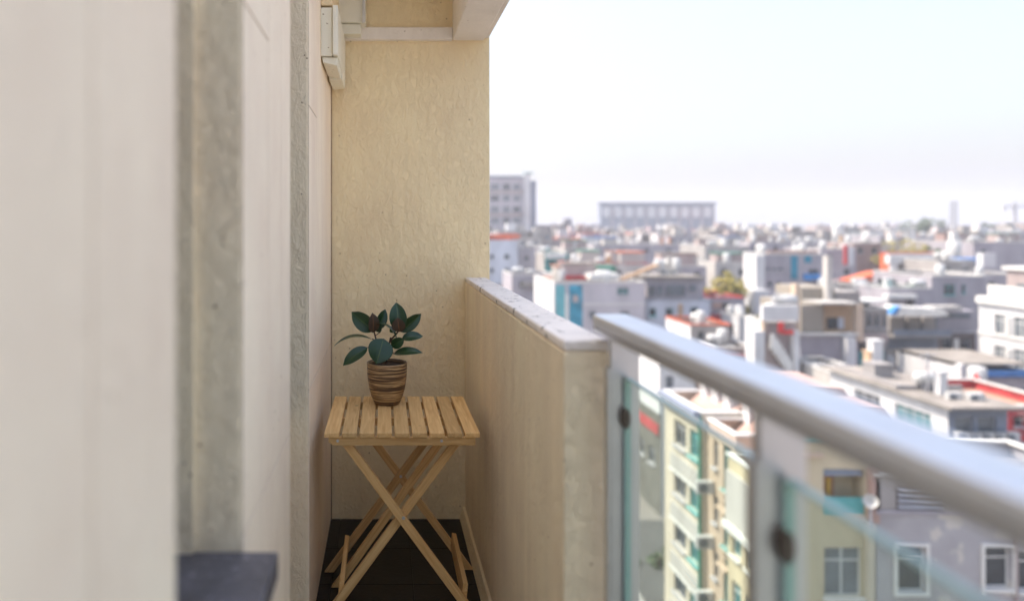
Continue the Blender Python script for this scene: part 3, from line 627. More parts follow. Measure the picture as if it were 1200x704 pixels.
wn += [(a_+3, b_+92, c_+3, d_+92, s_) for a_, b_, c_, d_, s_ in wn]
d2 = bld('grey lavender house with peeling paint, white windows and a louvred vent', 1025.5, 1290, 556, D, 4.5, 'wall_peeling', front=wn, name='house', cat='house', roof='roof_dark')
part(d2, 'string_course', 'wall_lavender', (X(1025.5,D), X(1290,D), D-.12, D-.004, Z(601,D), Z(597,D)))
part(d2, 'upper_band', 'wall_greige', (X(1026,D), X(1049,D), D-.05, D-.004, Z(596.8,D), Z(557,D)), (X(1107,D), X(1290,D), D-.05, D-.004, Z(596.8,D), Z(557,D)), (X(1049,D), X(1107,D), D-.05, D-.004, Z(567,D), Z(557,D)))
part(d2, 'vent_opening', 'louver', (X(1050,D), X(1106,D), D-.03, D-.004, Z(596,D), Z(568,D)))
for k in range(4):
    z = Z(594-k*7, D); MB().prism([(D-.14, z), (D-.03, z+.09), (D-.03, z+.11), (D-.14, z+.02)], (X(1051,D), X(1105,D)), 'x').build('louvre_blade', 'trim_grey', d2)
for a_ in (1051, 1153):
    part(d2, 'window_surround', 'trim_white', (X(a_-4,D), X(a_-.5,D), D-.1, D-.004, Z(697,D), Z(636,D)), (X(a_+33.5,D), X(a_+37,D), D-.1, D-.004, Z(697,D), Z(636,D)), (X(a_-.5,D), X(a_+33.5,D), D-.1, D-.004, Z(639.5,D), Z(636,D)))
part(d2, 'drainpipe', 'wall_pinkish', (X(1188,D), X(1190.5,D), D-.13, D-.03, -22, Z(612,D)))
# white block over the street's far end
e = bld('white house with a red sign band where the street row ends', 775, 815, 424, 64, 7, 'wall_white', left_wall='wall_dark', front=[(780,440,790,455,'gg')], left=[(65.5,-20,67,-18.5,'gd'),(68.2,-20,69.7,-18.5,'gd')], roof='roof_concrete')
part(e, 'upper_facing', 'wall_white', (X(775,64)-.14, X(775,64)-.004, 64.02, 70.98, Z(486,64), Z(424,64)))
part(e, 'sign_band', 'roof_red', (X(775,64)-.12, X(775,64)-.003, 64.5, 70, Z(512,64), Z(500,64)))
clutter(e, 'the white house with the red sign band', tanks=2, acs=1)
e2 = bld('low dark roofed house beyond the white house with the red sign band', 745, 800, 450, 84, 12, 'wall_greige', autol=2, autof=2, roof='roof_dark')
# V: beige flat roof house
D = 47.5
v = bld('house with broad weathered beige flat roof below the hanging cables', 1111, 1181, 479, D, 12.5, 'wall_bluegrey', front=[(1119,488,1141,512,'gg'),(1146,488,1168,512,'gg')], left=[(49,-12.6,52.5,-11.2,'gt'),(54,-12.6,57,-11.2,'gd')], left_wall='wall_white', par=-.1)  # white left side colours in the sunlight, blue-grey front the shade
x0, x1, y0, y1, zr = t_roof[v.name]
part(v, 'roof_slab', 'roof_concrete', (x0-.5, x1+.5, y0-.9, y1+.4, zr+.02, zr+.2))
part(v, 'porch', 'wall_dirty', (x0, x1+3, D-2.4, D-.01, Z(545,D), Z(517,D)))
for i in range(5): ac_unit('white air conditioner on the beige roofed house front, %s' % ORD[i], x0+.6+i*.78, D-.6, Z(516,D)-.02 if i % 2 else Z(516,D), group='air conditioners on the beige roofed house')
clutter(v, 'the beige flat roof', tanks=1, acs=3, stacks=3, masts=1, seed=71)
chimney(v, x0+1.5, D+9, zr+.2, .9, 1.4, 'wall_dirty'); part(v, 'roof_kerb', 'wall_dirty', (x0-.4, x1+.4, D+4.2, D+4.45, zr+.21, zr+.5), (x0+.2, x0+.45, D+4.46, D+12, zr+.21, zr+.45))
# between handrail and V
f1 = bld('small white flat-roofed house left of the beige roofed house', 1020, 1046, 452, 60, 10, 'wall_offwhite', autof=1, autol=2)
clutter(f1, 'the small white house left of the beige roof', tanks=1, acs=2)
D = 66
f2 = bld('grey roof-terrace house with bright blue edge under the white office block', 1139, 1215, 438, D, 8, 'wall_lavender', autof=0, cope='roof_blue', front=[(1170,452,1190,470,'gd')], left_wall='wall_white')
part(f2, 'blue_fascia', 'roof_blue', (X(1139,D)-.1, X(1215,D), D-.3, D-.09, Z(441,D), Z(434,D)))
part(f2, 'gable_wall', 'wall_white', (X(1124,D), X(1130,D), D-.2, D+8, Z(475,D), Z(427,D)))
water_tank('white cylinder tank with red cap before the blue edged terrace', X(1145,62), 62, Z(466,62), 'v', 1.25)
part(f2, 'terrace_roof', 'roof_concrete', (X(1124,D), X(1215,D), D+.5, D+8.2, Z(427,D)-.2, Z(427,D)))
rdp = tag(MB().lathe([(.0,.0),(.3,.0),(.34,.1),(.2,.4),(.12,.7),(0,.72)], (X(1144,61.6), 61.6, Z(446,61.6)), 10).build('roof_lantern', 'red_plastic'), 'small red cap standing over the white cylinder tank', 'vent cap')
g1 = bld('dark red house at the right edge below the blue edged terrace', 1182, 1260, 476, 52, 9, 'roof_red', front=[(1188,487,1200,500,'gd'),(1210,487,1225,500,'gd')], roof='roof_rust')
# S: white office block, its lit left face runs away from us
D1, D0 = 75.0, 60.0; xs = X(1147, D1); px0 = VX+xs*F/D0
zt = EYE-7.3
lf = []
for k in range(3):
    for y in (72.4, 70.2, 67.8, 65.4, 63): lf.append((y-.8, zt-3.5-k*3.1, y+.75, zt-1.5-k*3.1, 'wg'))
s1 = bld('white office block with rows of tall windows at the right edge', px0, px0+140, VY+7.3*F/D0, D0, D1-D0, 'wall_white', left=lf)
part(s1, 'cornice', 'trim_white', (xs-.35, xs-.085, D0, D1, zt-.55, zt+.1))
for k in range(3):
    part(s1, 'floor_band', 'trim_white', (xs-.12, xs-.003, D0, D1, zt-3.75-k*3.1, zt-3.45-k*3.1))
    for y in (71.4, 69.1, 66.7, 64.3): part(s1, 'pilaster', 'trim_white', (xs-.22, xs-.003, y-.17, y+.17, zt-3.4-k*3.1, zt-1.6-k*3.1))
part(s1, 'penthouse', 'wall_pinkish', (xs+1.6, xs+9, 63, D1-1.5, zt-.6, zt+2.9)); part(s1, 'penthouse_roof', 'trim_white', (xs+1.3, xs+9.2, 62.8, D1-1.2, zt+2.9, zt+3.2))
pw = MB()
for y in (71.8, 70.2, 68.6, 67, 65.4): pw.box(xs+1.52, xs+1.598, y-.5, y+.5, zt+.5, zt+1.6)
pw.build('penthouse_window', 'pane_grey', s1); part(s1, 'terrace_rail', 'trim_white', (xs+.6, xs+.66, 62, D1-.4, zt+.1, zt+1.3))

tree('dark green tree in the courtyard behind the teal glazed apartment block', 770, 640, 55, 5.5, 2.2, 'leaf_dark', 77)
# ---- middle distance
m1 = bld('blue-grey house with white awning over its roof terrace and a dark doorway', 1040, 1099, 371, 80, 9, 'wall_bluegrey', front=[(1060,407,1067.5,425,'gd')], roof='roof_concrete', autol=2)
D = 80
part(m1, 'terrace_room', 'wall_greige', pbox(1043, 1060, 371, 389, D-.5, .45), pbox(1064, 1078, 371, 389, D-.5, .45), pbox(1082, 1096, 371, 389, D-.5, .45))
part(m1, 'terrace_glazing', 'pane_grey', (X(1041,D), X(1098,D), D-.14, D-.03, Z(389,D), Z(371,D))); part(m1, 'terrace_floor', 'wall_dirty', (X(1036,D), X(1102,D), D-1.6, D-.01, Z(393.5,D), Z(390.5,D)))
part(m1, 'terrace_screen', 'wall_bluegrey', (X(1036,D), X(1102,D), D-1.6, D-1.5, Z(390.3,D), Z(384,D)))
aw = thing('awning', 'long white canvas awning over the roof terrace of the blue-grey house', 'awning', (X(1070, 79), 79, Z(371, 79)))
MB().prism([(X(1044,78),Z(369,78)), (X(1106,78),Z(369,78)), (X(1100,78),Z(362,78)), (X(1050,78),Z(358,78))], (77.2, 79.6)).build('canvas', 'trim_white', aw); MB().prism([(X(1038,78),Z(367,78)), (X(1044,78)-.02,Z(369,78)), (X(1050,78)-.05,Z(358,78)), (X(1045,78),Z(359,78))], (77.2, 78.2)).build('blue_canvas_end', 'tarp_blue', aw)
m2 = bld('house with dark timber-clad upper storey beside the white awning', 1100, 1143, 390, 83, 9, 'louver', roof='roof_dark', cope='trim_grey', front=[(1104,396,1116,412,'gd'),(1126,396,1138,412,'gd')])
part(m2, 'loft_wall', 'wall_lavender', pbox(1098, 1143, 364, 389.5, 84, 5)); part(m2, 'canopy', 'wall_offwhite', pbox(1093, 1128, 359, 363.8, 82.5, 1.5)); part(m2, 'loft_window', 'pane_grey', pbox(1105, 1137, 367, 373, 83.9, .09)); part(m2, 'downpipe', 'trim_white', pbox(1119, 1124, 397, 425, 82.6, .25))
m3 = bld('lavender house with dark green framed windows behind the white awning', 1092, 1155, 324, 100, 12, 'wall_lavender', front=[(1106,333,1119.5,346,'td'),(1127,333,1131.5,344,'td')], autol=2)
clutter(m3, 'the lavender house behind the white awning', tanks=1, acs=2, masts=1, smax=1.3)
m4 = bld('house with glazed loggias between the tan house and the white awning', 1013, 1040, 362, 76, 9, 'wall_greige', front=[(1016,368,1022,384,'gd'),(1025,368,1031,384,'gd'),(1034,368,1039,384,'gd')], autol=2)
part(m4, 'roof_slab', 'trim_white', pbox(1010, 1042, 352, 355, 76, 3)); part(m4, 'tarpaulin', 'roof_teal', pbox(1004, 1036, 412, 440, 74, .5)); part(m4, 'balcony_band', 'wall_pinkish', pbox(1010, 1041, 392, 402, 75, .95))
clutter(m4, 'the house with glazed loggias', masts=2, acs=2, tanks=1)
tp = tag(MB().prism([(X(1040,74),Z(450,74)), (X(1066,74),Z(449,74)), (X(1064,74),Z(439,74)), (X(1042,74),Z(441,74))], (73.5, 76)).build('tarpaulin_roof', 'tarp_blue'), 'bright blue tarpaulin roof below the dark doorway', 'tarpaulin')
m5 = bld('low shed row between the blue tarpaulin and the beige flat roof', 1004, 1125, 446, 72, 14, 'wall_concrete', roof='roof_concrete', autof=1, base=-18)
clutter(m5, 'the low shed row', tanks=3, acs=3, huts=1, stacks=2)
tag(MB().lathe([(.0,0),(.38,0),(.3,.9),(.36,1.0),(0,1.3)], (X(1079,70), 70, Z(451,70)), 10).build('rooftop_drum', 'red_plastic'), 'small red drum on the low shed row beside the cables', 'drum')
# L: tan and taupe house
l1 = bld('taupe house with a tan room recessed in its top storey', 938, 1006, 392, 73, 9, 'wall_lavender', front=[(970,423,982,436,'gg')], autol=3)
D = 73
part(l1, 'upper_wall', 'wall_taupe', pbox(939, 965, 357, 391, D+.5, 8)); part(l1, 'back_wall', 'wall_taupe', pbox(939, 978, 337, 356.8, D+3, 5)); part(l1, 'loft_wall', 'wall_greige', pbox(979, 1008, 342, 356.8, D+3, 5))
part(l1, 'room_wall', 'wall_tan', pbox(965.2, 1004, 357, 389, D+1.4, 6)); part(l1, 'room_ceiling', 'wall_offwhite', pbox(962, 1006, 354.5, 356.8, D-.2, 6)); part(l1, 'room_window', 'pane_dark', pbox(969.5, 982, 372, 385, D+1.3, .09)); part(l1, 'room_curtain', 'wall_paleblue', pbox(982.3, 989, 372, 385, D+1.3, .09))
part(l1, 'column', 'wall_apricot', pbox(1004.5, 1012, 357, 400, D-.3, .8)); part(l1, 'terrace_edge', 'trim_white', pbox(937, 1007, 390.5, 393, D-.4, .39)); part(l1, 'white_column', 'wall_white', pbox(993, 1003, 396, 448, D-1, .9)); part(l1, 'corner_pillar', 'wall_apricot', pbox(932, 937.6, 333, 398, D-.2, .8)); part(l1, 'beige_mast', 'wall_offwhite', pbox(969, 975, 300, 356, D+2.2, .7))
clutter(l1, 'the taupe house with the tan room', masts=2, acs=3, tanks=3, smax=1.0)
sh = bld('little white rooftop shed in front of the taupe house', 957, 992, 428, 68, 4, 'wall_greige', front=[(962,433,968,441,'gg')], base=-16, roof='roof_dark')
# K: white terrace house
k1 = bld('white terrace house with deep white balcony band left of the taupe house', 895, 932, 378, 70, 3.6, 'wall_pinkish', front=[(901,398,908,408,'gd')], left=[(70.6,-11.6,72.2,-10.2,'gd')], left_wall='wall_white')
D = 70
part(k1, 'balcony_band', 'wall_white', pbox(894, 936, 358, 376, D-.6, .5)); part(k1, 'end_pillar', 'wall_white', pbox(884, 896, 388, 440, D-.9, .8)); part(k1, 'white_pillar', 'wall_white', pbox(931, 937, 388, 445, D-.9, .8)); part(k1, 'tan_post', 'wall_apricot', pbox(894, 898, 376.3, 388, D-.5, .5))
part(k1, 'stair_flight', 'trim_white', *[pbox(905+i*4, 909+i*4, 392+i*6, 410+i*6, D-.85, .6) for i in range(6)])
part(k1, 'red_canopy', 'red_plastic', pbox(913, 919, 377.5, 390, D-.9, .25), pbox(917, 930, 387, 391.5, D-.9, .25))
clutter(k1, 'the white terrace house', masts=2, tanks=3, acs=2, smax=1.2, seed=5)
water_tank('large white lying water tank above the deep white balcony band', X(921, 72), 72.2, Z(372, 72), 'h', 1.25)
# I, H, G, F
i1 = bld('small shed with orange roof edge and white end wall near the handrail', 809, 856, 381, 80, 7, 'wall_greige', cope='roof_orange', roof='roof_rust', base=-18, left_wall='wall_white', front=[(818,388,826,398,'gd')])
clutter(i1, 'the orange edged shed', tanks=2, acs=3, seed=9)
i2 = bld('low house with long pale gutter roof right of the orange edged shed', 838, 886, 408, 76, 8, 'wall_pinkish', roof='roof_concrete', autof=2)
part(i2, 'orange_band', 'roof_orange', pbox(838, 884, 415, 419, 75.9, .08)); clutter(i2, 'the long pale gutter roof', tanks=4, acs=2, seed=3, m='tank_steel')
i3 = bld('white house with rounded water tanks between gutter roof and terrace house', 866, 884, 372, 92, 8, 'wall_white', autof=2, autol=2); clutter(i3, 'the white house beside the terrace house', tanks=3, acs=1, seed=4, smax=1.3)
h1 = bld('low house with magenta red roof edge under the olive tree', 832, 873, 349, 98, 9, 'wall_lavender', cope='roof_red', roof='roof_red', front=[(846,355,856,362,'gd')])
part(h1, 'red_annex', 'roof_red', pbox(834, 856, 369, 379, 97, .9)); part(h1, 'sign', 'roof_pink', pbox(836, 846, 354, 361, 97.8, .19))
tree('olive yellow tree above the magenta roof edge', 848, 318, 108, 8, 3.3, 'leaf_olive', 3)
f = bld('grey house with a tall blue mural beside its corner, above the handrail end', 649, 756, 331, 92, 12, 'wall_pale', front=[(723.5,337,737,345.5,'gt'),(727,364,738,374,'gg'),(690,364,699,373,'gg')], left_wall='wall_white', left=[], roof='roof_concrete')  # white side and greyer front carry sun and shade in their colours
D = 92
part(f, 'teal_panel', 'mural_teal', pbox(651, 662, 334, 400, D-.09, .08)); part(f, 'blue_mural', 'mural_blue', pbox(667, 682.5, 334, 400, D-.09, .08)); part(f, 'white_pilaster', 'trim_white', pbox(662.3, 666.7, 345, 400, D-.2, .19)); part(f, 'string_course', 'trim_white', pbox(684, 756, 355.5, 357, D-.1, .09))
part(f, 'mural_motif', 'wall_pinkish', pbox(671, 678, 346, 354, D-.13, .035))
clutter(f, 'the house with the blue mural', masts=2, tanks=4, acs=3, stacks=4, huts=2, smax=1.15, seed=12)
part(f, 'red_roof', 'roof_red', pbox(664, 690, 323, 328, D+4, 5)); part(f, 'white_canopy', 'trim_white', pbox(692, 726, 321, 328, D+2, 4)); part(f, 'green_roof', 'roof_green', pbox(697, 722, 312, 319, D+8, 3)); part(f, 'diagonal_stair', 'wall_tan', *[pbox(728+i*5, 734+i*5, 326-i*2, 329-i*2, D+3, 1) for i in range(9)]); part(f, 'rust_roof', 'roof_rust', pbox(641, 664, 325, 328, D+8, 3))
f3 = bld('white two-storey house with terrace glazing, attached right of the mural house', 757.5, 832, 352, 93, 10, 'wall_paleblue', front=[(761,361,769,370.5,'td'),(780,361,789,370.5,'td'),(809,360,819,370,'td'),(784,388,796,398,'gd')], roof='roof_concrete', cope='wall_bluegrey')
part(f3, 'terrace_storey', 'wall_lavender', pbox(759, 824, 327, 351.5, 95.5, 6)); part(f3, 'terrace_glazing', 'pane_grey', pbox(759, 768, 335, 346, 95.3, .19), pbox(771, 777, 335, 346, 95.3, .19), pbox(781, 803, 334, 346, 95.3, .19), pbox(808, 816, 334, 341, 95.3, .19))
part(f3, 'roof_slab', 'roof_concrete', pbox(756, 826, 324, 326.8, 95, 8)); part(f3, 'drainpipe', 'wall_tan', pbox(796, 800, 356, 400, 92.7, .25))
t_roof[f3.name] = (X(759,96), X(822,96), 97, 102, Z(324, 95)); clutter(f3, 'the glazed house right of the mural', tanks=4, acs=4, stacks=1, seed=6, smax=1.2)
# J: slim white tower, its lit side and lavender front shade painted in
j = bld('tall white house with lavender shade coloured into its front and sky blue panels', 896, 966, 298, 110, 6.5, 'wall_lavender', front=[(898,313.5,903,317,'gd'),(905.5,313.5,910,317,'gd'),(912,313.5,918,317,'gd'),(948,315,960,321,'gd'),(900,330,906,335,'gd'),(910,330,916,335,'gd')], left=[(111,-9.5,112.2,-8.8,'gd'),(113,-9.5,114.2,-8.8,'gd'),(112,-13.5,113.2,-12.5,'gd')], left_wall='wall_white')
D = 110
part(j, 'blue_panel', 'mural_blue', pbox(927, 935, 300, 327, D-.1, .09), pbox(943, 951, 300, 308, D-.1, .09)); part(j, 'blue_shade', 'tarp_blue', pbox(943, 962, 321, 328, D-.4, .39)); part(j, 'white_corner', 'wall_white', pbox(886, 896.2, 299, 400, D-.3, .29)); part(j, 'pink_parapet', 'roof_pink', pbox(900, 958, 293.5, 297, D+.5, .4)); part(j, 'stepped_wing', 'wall_white', pbox(883, 902, 340, 420, D-3, 2.6))
clutter(j, 'the tall white house with blue panels', masts=2, tanks=4, acs=2, seed=2, smax=1.3)
# Q: white house with orange roof edge, U, T
q = bld('white house with orange roof edge and white columns', 1042, 1104, 297, 135, 2.5, 'wall_lavender', cope='roof_orange', roof='roof_orange', front=[(1055,311,1066,322,'gg'),(1080,311,1092,322,'gt')], left_wall='roof_orange')
D = 135
part(q, 'white_band', 'wall_white', pbox(1043, 1103, 299, 309, D-1.5, 1.4)); part(q, 'column', 'wall_white', pbox(1045, 1052, 309.2, 324, D-1.5, .8)); part(q, 'column', 'wall_white', pbox(1069, 1076, 309.2, 325, D-1.5, .8)); part(q, 'column', 'wall_white', pbox(1095, 1102, 309.2, 324, D-1.5, .8))
q2 = bld('house with a broad orange sloping roof below the white columned house', 998, 1046, 333, 118, 8, 'wall_greige', front=[(1010,340,1016,346,'gd'),(1030,340,1036,346,'gd')], roof='roof_orange')
MB().prism([(X(995,118), Z(329,118)), (X(1050,118), Z(328,118)), (X(1050,118), Z(318,118)), (X(1030,118), Z(319,118))], (117.5, 121)).build('pitched_roof', 'roof_orange', q2)
clutter(q2, 'the house with the broad orange roof', tanks=2, acs=1, seed=8)
u = bld('brownish pink house behind the tall white house', 1000, 1033, 285, 165, 10, 'wall_brownpink', autof=1); clutter(u, 'the brownish pink house', tanks=3, stacks=2, masts=1, seed=21)
u2 = bld('grey warehouse left of the brownish pink house', 962, 1003, 292, 150, 14, 'wall_lavender', autof=2); clutter(u2, 'the warehouse beside the brownish house', tanks=3, stacks=2, seed=22, smax=1.4)
part(u2, 'red_panel', 'roof_red', pbox(990, 994, 287, 310, 148, .5)); part(u2, 'white_panel', 'wall_white', pbox(994.3, 1000, 289, 311, 148, .5))
tt = bld('large plain grey block behind the white office block', 1141, 1230, 284, 150, 20, 'wall_lavender', front=[(1150,292,1156,297,'gd')]); clutter(tt, 'the large plain grey block', tanks=3, huts=3, stacks=3, masts=1, seed=31, hut_wall='wall_brownpink')
part(tt, 'blue_roof', 'roof_blue', pbox(1128, 1162, 303, 311, 140, 5)); part(tt, 'white_hut', 'wall_white', pbox(1152, 1167, 297, 313, 138, 1.5))
r1 = bld('grey house with rooftop frame below the lattice mast', 1100, 1143, 306, 125, 10, 'wall_greige', autof=2); clutter(r1, 'the grey house below the lattice mast', tanks=2, acs=2, seed=33, smax=1.4)
# lattice mast with white cylinder
D = 128; lm = thing('lattice_mast', 'tall white lattice mast rising over the right rooftops', 'mast', (X(1117.5,D), D, Z(288,D))); mx_, mz0, mz1 = X(1117.5, D), Z(288, D), Z(236, D)
lt = MB(); hw = .34
for a_ in (-hw, hw):
    for b_ in (-hw, hw): lt.tube([(mx_+a_, D+b_, mz0), (mx_+a_, D+b_, mz1)], .07, 5)
for i in range(9):
    z0 = mz0+(mz1-mz0)*i/9; z1 = z0+(mz1-mz0)/9
    for b_ in (-hw, hw): lt.tube([(mx_-hw, D+b_, z0), (mx_+hw, D+b_, z1)], .05, 4).tube([(mx_-hw, D+b_, z1), (mx_+hw, D+b_, z1)], .05, 4)
lt.build('lattice', 'trim_grey', lm); MB().box(mx_-.5, mx_+.5, D-.5, D+.5, mz0+.2, mz0+2.4).build('equipment_box', 'trim_white', lm)
water_tank('tallest white cylinder tank, at the foot of the lattice mast', X(1118,126), 126, Z(310,126), 'v', 1.9)
tree('rounded olive tree behind the orange roof edge', 1063, 281, 160, 7, 5, 'leaf_olive', 8); tree('small green tree between mast and orange roof', 1093, 286, 158, 5, 3, 'leaf_dark', 9)
# behind, left
b1 = bld('white block of flats with orange roof edge beside the end wall', 560, 607, 281, 170, 14, 'wall_paleblue', front=[(574,298,579,303.5,'gd'),(591,298,597,303.5,'gd'),(574,314,579,319.5,'gd'),(591,314,597,319.5,'gd'),(591,329,597,334.5,'gd')], cope='roof_orange', roof='roof_orange')
part(b1, 'orange_canopy', 'roof_orange', pbox(560, 610, 275, 279, 171, 8)); clutter(b1, 'the white flats with orange roof edge', tanks=1, acs=1, seed=41)
b2 = bld('lower white wing right of the orange edged flats', 607.5, 637, 290, 171, 12, 'wall_lavender', front=[(614.5,300,620,305,'gd'),(614.5,313.5,620,318.5,'gd'),(627,300,632,305,'gd')]); clutter(b2, 'the lower wing right of the orange edged flats', tanks=2, acs=1, seed=42)
b3 = bld('little house with teal frame and white roof band', 638, 666, 297, 140, 8, 'roof_teal', left_wall='wall_greige', front=[(643,305,660,313,'td')], roof='roof_green'); part(b3, 'white_band', 'trim_white', pbox(640, 663, 297, 303, 139.7, .25)); clutter(b3, 'the little teal framed house', tanks=1, seed=43)
b4 = bld('long flat lavender building below the columned hall', 696, 828, 287, 200, 16, 'wall_lavender', front=[(755,291,761,296,'gd'),(781,291,787,296,'gd'),(800,291,806,296,'gd'),(797,301,811,309,'gd'),(710,293,716,298,'gd'),(725,293,731,298,'gd')]); clutter(b4, 'the long flat lavender building', tanks=6, huts=3, stacks=4, masts=2, seed=44, smax=1.6)
b5 = bld('grey house row between the teal framed house and the lavender building', 662, 700, 292, 160, 12, 'wall_greige', autof=2); clutter(b5, 'the grey house row', tanks=4, huts=1, stacks=4, seed=45, smax=1.4)
b6 = bld('concrete house right of the long lavender building', 826, 878, 289, 165, 14, 'wall_concrete', autof=3); clutter(b6, 'the concrete house beyond the mural', tanks=6, huts=2, stacks=3, acs=3, seed=46, smax=1.5)
b7 = bld('pale house behind the olive tree', 838, 880, 308, 132, 12, 'wall_offwhite', autof=3); clutter(b7, 'the pale house behind the olive tree', tanks=5, huts=1, acs=3, seed=47, smax=1.3)
b8 = bld('dim stepped house below the orange edged flats', 600, 650, 322, 125, 10, 'wall_lavender', autof=2); part(b8, 'awning', 'roof_dark', pbox(612, 630, 331, 336, 124, .9)); clutter(b8, 'the dim stepped house', tanks=2, acs=2, seed=48)
b9 = bld('rust roofed house row in front of the long lavender building', 668, 760, 309, 125, 8, 'wall_offwhite', autof=1, cope='roof_red', roof='roof_rust'); clutter(b9, 'the rust roofed house row', tanks=5, huts=3, stacks=4, acs=3, seed=49, smax=1.3)
b10 = bld('pale grey house row behind the terrace glazed house', 762, 828, 312, 128, 8, 'wall_lavender', autof=1, roof='roof_pink'); clutter(b10, 'the pale row behind the glazed house', tanks=5, huts=2, stacks=2, acs=3, seed=50, smax=1.3)
b11 = bld('brick house with rust walls at the end of the long lavender building', 868, 890, 272, 250, 15, 'wall_brownpink', autof=2); clutter(b11, 'the brick house above the tall white one', tanks=2, seed=51, smax=1.5)
b12 = bld('long low grey hall above the tall white house with blue panels', 878, 966, 284, 190, 14, 'wall_lavender', autof=2); clutter(b12, 'the long low grey hall', tanks=6, huts=2, stacks=3, seed=52, smax=1.6, masts=1)
b13 = bld('grey block with dark windows under the rooftop gantry', 1030, 1110, 277, 230, 20, 'wall_lavender', autof=1); clutter(b13, 'the grey block under the rooftop gantry', tanks=5, huts=3, stacks=5, masts=2, seed=53, smax=1.6)
b14 = bld('pinkish block at the horizon right of the white towers', 985, 1036, 277, 260, 20, 'wall_pinkish', autof=1); clutter(b14, 'the pinkish block at the horizon', tanks=4, huts=2, stacks=3, seed=54, smax=1.6)
b15 = bld('greyish house between the taupe house and the orange roof', 975, 1042, 340, 104, 8, 'wall_greige', autof=1, roof='roof_concrete'); clutter(b15, 'the greyish house behind the tan room', tanks=4, acs=3, stacks=2, seed=55, smax=1.3)
b16 = bld('white gabled house left of the lavender house', 1042, 1092, 338, 93, 6, 'wall_lavender', autof=1, roof='roof_green'); clutter(b16, 'the house left of the lavender one', tanks=1, acs=3, stacks=1, seed=56, smax=1.5)
part(b16, 'white_terrace', 'trim_white', pbox(1040, 1075, 345, 350, 92, .9))
b17 = bld('narrow grey house behind the white office block', 1150, 1200, 322, 115, 9, 'wall_lavender', autof=1); clutter(b17, 'the narrow grey house behind the office block', tanks=2, acs=1, seed=57)
b18 = bld('shaded house in the gap below the tall white house', 836, 900, 378, 104, 9, 'wall_paleblue', autof=2); clutter(b18, 'the shaded house in the gap', tanks=3, acs=3, seed=58)

wt = thing('white_tower', 'short white round tower standing on the long low hall', 'tower', (X(981.5,240), 240, Z(290,240))); MB().lathe([(0,0),(1.6,0),(1.6,7.6),(1.2,8.1),(0,8.3)], (X(981.5,240), 240, Z(290,240)), 16).build('shaft', 'trim_white', wt, smooth=True)
MB().lathe([(1.62,0),(1.75,.05),(1.75,.35),(1.62,.4)], (X(981.5,240), 240, Z(290,240)+6.3), 16).build('collar', 'trim_grey', wt)
# tall tower at left
D = 300; tw = thing('tower_block', 'tall grey tower block with pale stair shaft rising beside the end wall', 'tower block', (X(590, D), D, G))
x0, x1, zt = X(545, D), X(617, D), Z(209, D); mb = MB(); hs = []
cols = [(547,557),(561,571),(575,585),(589,598),(601,610)]
for k in range(11):
    z1 = zt-2.2-k*4.6
    for i, (a_, b_) in enumerate(cols): hs.append((X(a_,D), z1-2.6, X(b_,D), z1, 'gg' if (i+k) % 3 else 'gd'))
holed(mb, x0, x1, G, zt, hs, lambda u_, d_, z_: (u_, D+d_, z_)); mb.quad((x0,D+18,G),(x0,D,G),(x0,D,zt),(x0,D+18,zt)).quad((x1,D,G),(x1,D+18,G),(x1,D+18,zt),(x1,D,zt)).quad((x0,D+18,G),(x1,D+18,G),(x1,D+18,zt),(x0,D+18,zt)).quad((x0,D,zt),(x1,D,zt),(x1,D+18,zt),(x0,D+18,zt)); mb.build('wall', 'wall_pale', tw)
for a_, b_, c_, d_, s_ in hs:
    fm, pm, w_, h_ = window_mesh(c_-a_, d_-b_, s_); o = inst('window', fm, tw, Vector((a_, D+.13, b_))-tw.location); o.scale = ((c_-a_)/w_, 1, (d_-b_)/h_); inst('pane', pm, o, (0,0,0))
for k in range(5): part(tw, 'floor_band', 'wall_pinkish', (x0, x1, D-.35, D-.01, zt-6.0-k*9.2, zt-4.9-k*9.2))
part(tw, 'roof_edge', 'wall_bluegrey', (x0-.5, x1, D-.6, D+18, zt+.02, zt+1)); part(tw, 'stair_shaft', 'wall_white', (X(614,D), X(620.5,D), D-1.5, D-.36, G, Z(204,D))); part(tw, 'side_wing', 'wall_bluegrey', (X(620.7,D), X(628,D), D-.5, D+16, G, Z(212,D))); part(tw, 'shaft_cap', 'roof_teal', (X(613.5,D), X(624,D), D-1.6, D+1, Z(204,D)+.02, Z(203,D)+.1))
# columned hall
D = 520; hl = thing('columned_hall', 'long blue-grey hall with a row of pale round-topped openings on the horizon', 'hall', (X(770,D), D, G)); x0, x1, zt = X(704,D), X(838,D), Z(239,D)
MB().box(x0, x1, D, D+7, G, zt).build('wall', 'wall_bluegrey', hl); part(hl, 'roof_edge', 'wall_bluegrey', (x0-1, x1+1, D-1, D+8, zt+.02, zt+1.2)); part(hl, 'low_wing', 'wall_bluegrey', (X(694,D), X(703.5,D), D+2, D+20, G, Z(263,D))); part(hl, 'base_block', 'wall_lavender', (X(712,D), X(838,D), D-8, D-.01, G, Z(268,D)))
pf = [(-2.0,0),(2.0,0),(2.8,3)]+[(2.8*math.cos(a_), 4.6+2.8*math.sin(a_)) for a_ in [math.pi*i/8 for i in range(1,8)]]+[(-2.8,3)]
for i in range(10):
    c_ = X(709.5+i*13.6 if 0 else 711+i*13.1, D); zb = Z(254.5, D)
    MB().prism([(c_+p_, zb+q_) for p_, q_ in pf], (D-.35, D-.01)).build('arched_opening', 'wall_white', hl)
    part(hl, 'buttress', 'wall_lavender', (c_+3.2, c_+4.6, D-1.3, D-.01, Z(268,D), zt-1.2))
mast('thin antenna on the left end of the columned hall', X(704,D), D+3, zt+1.2, 9)
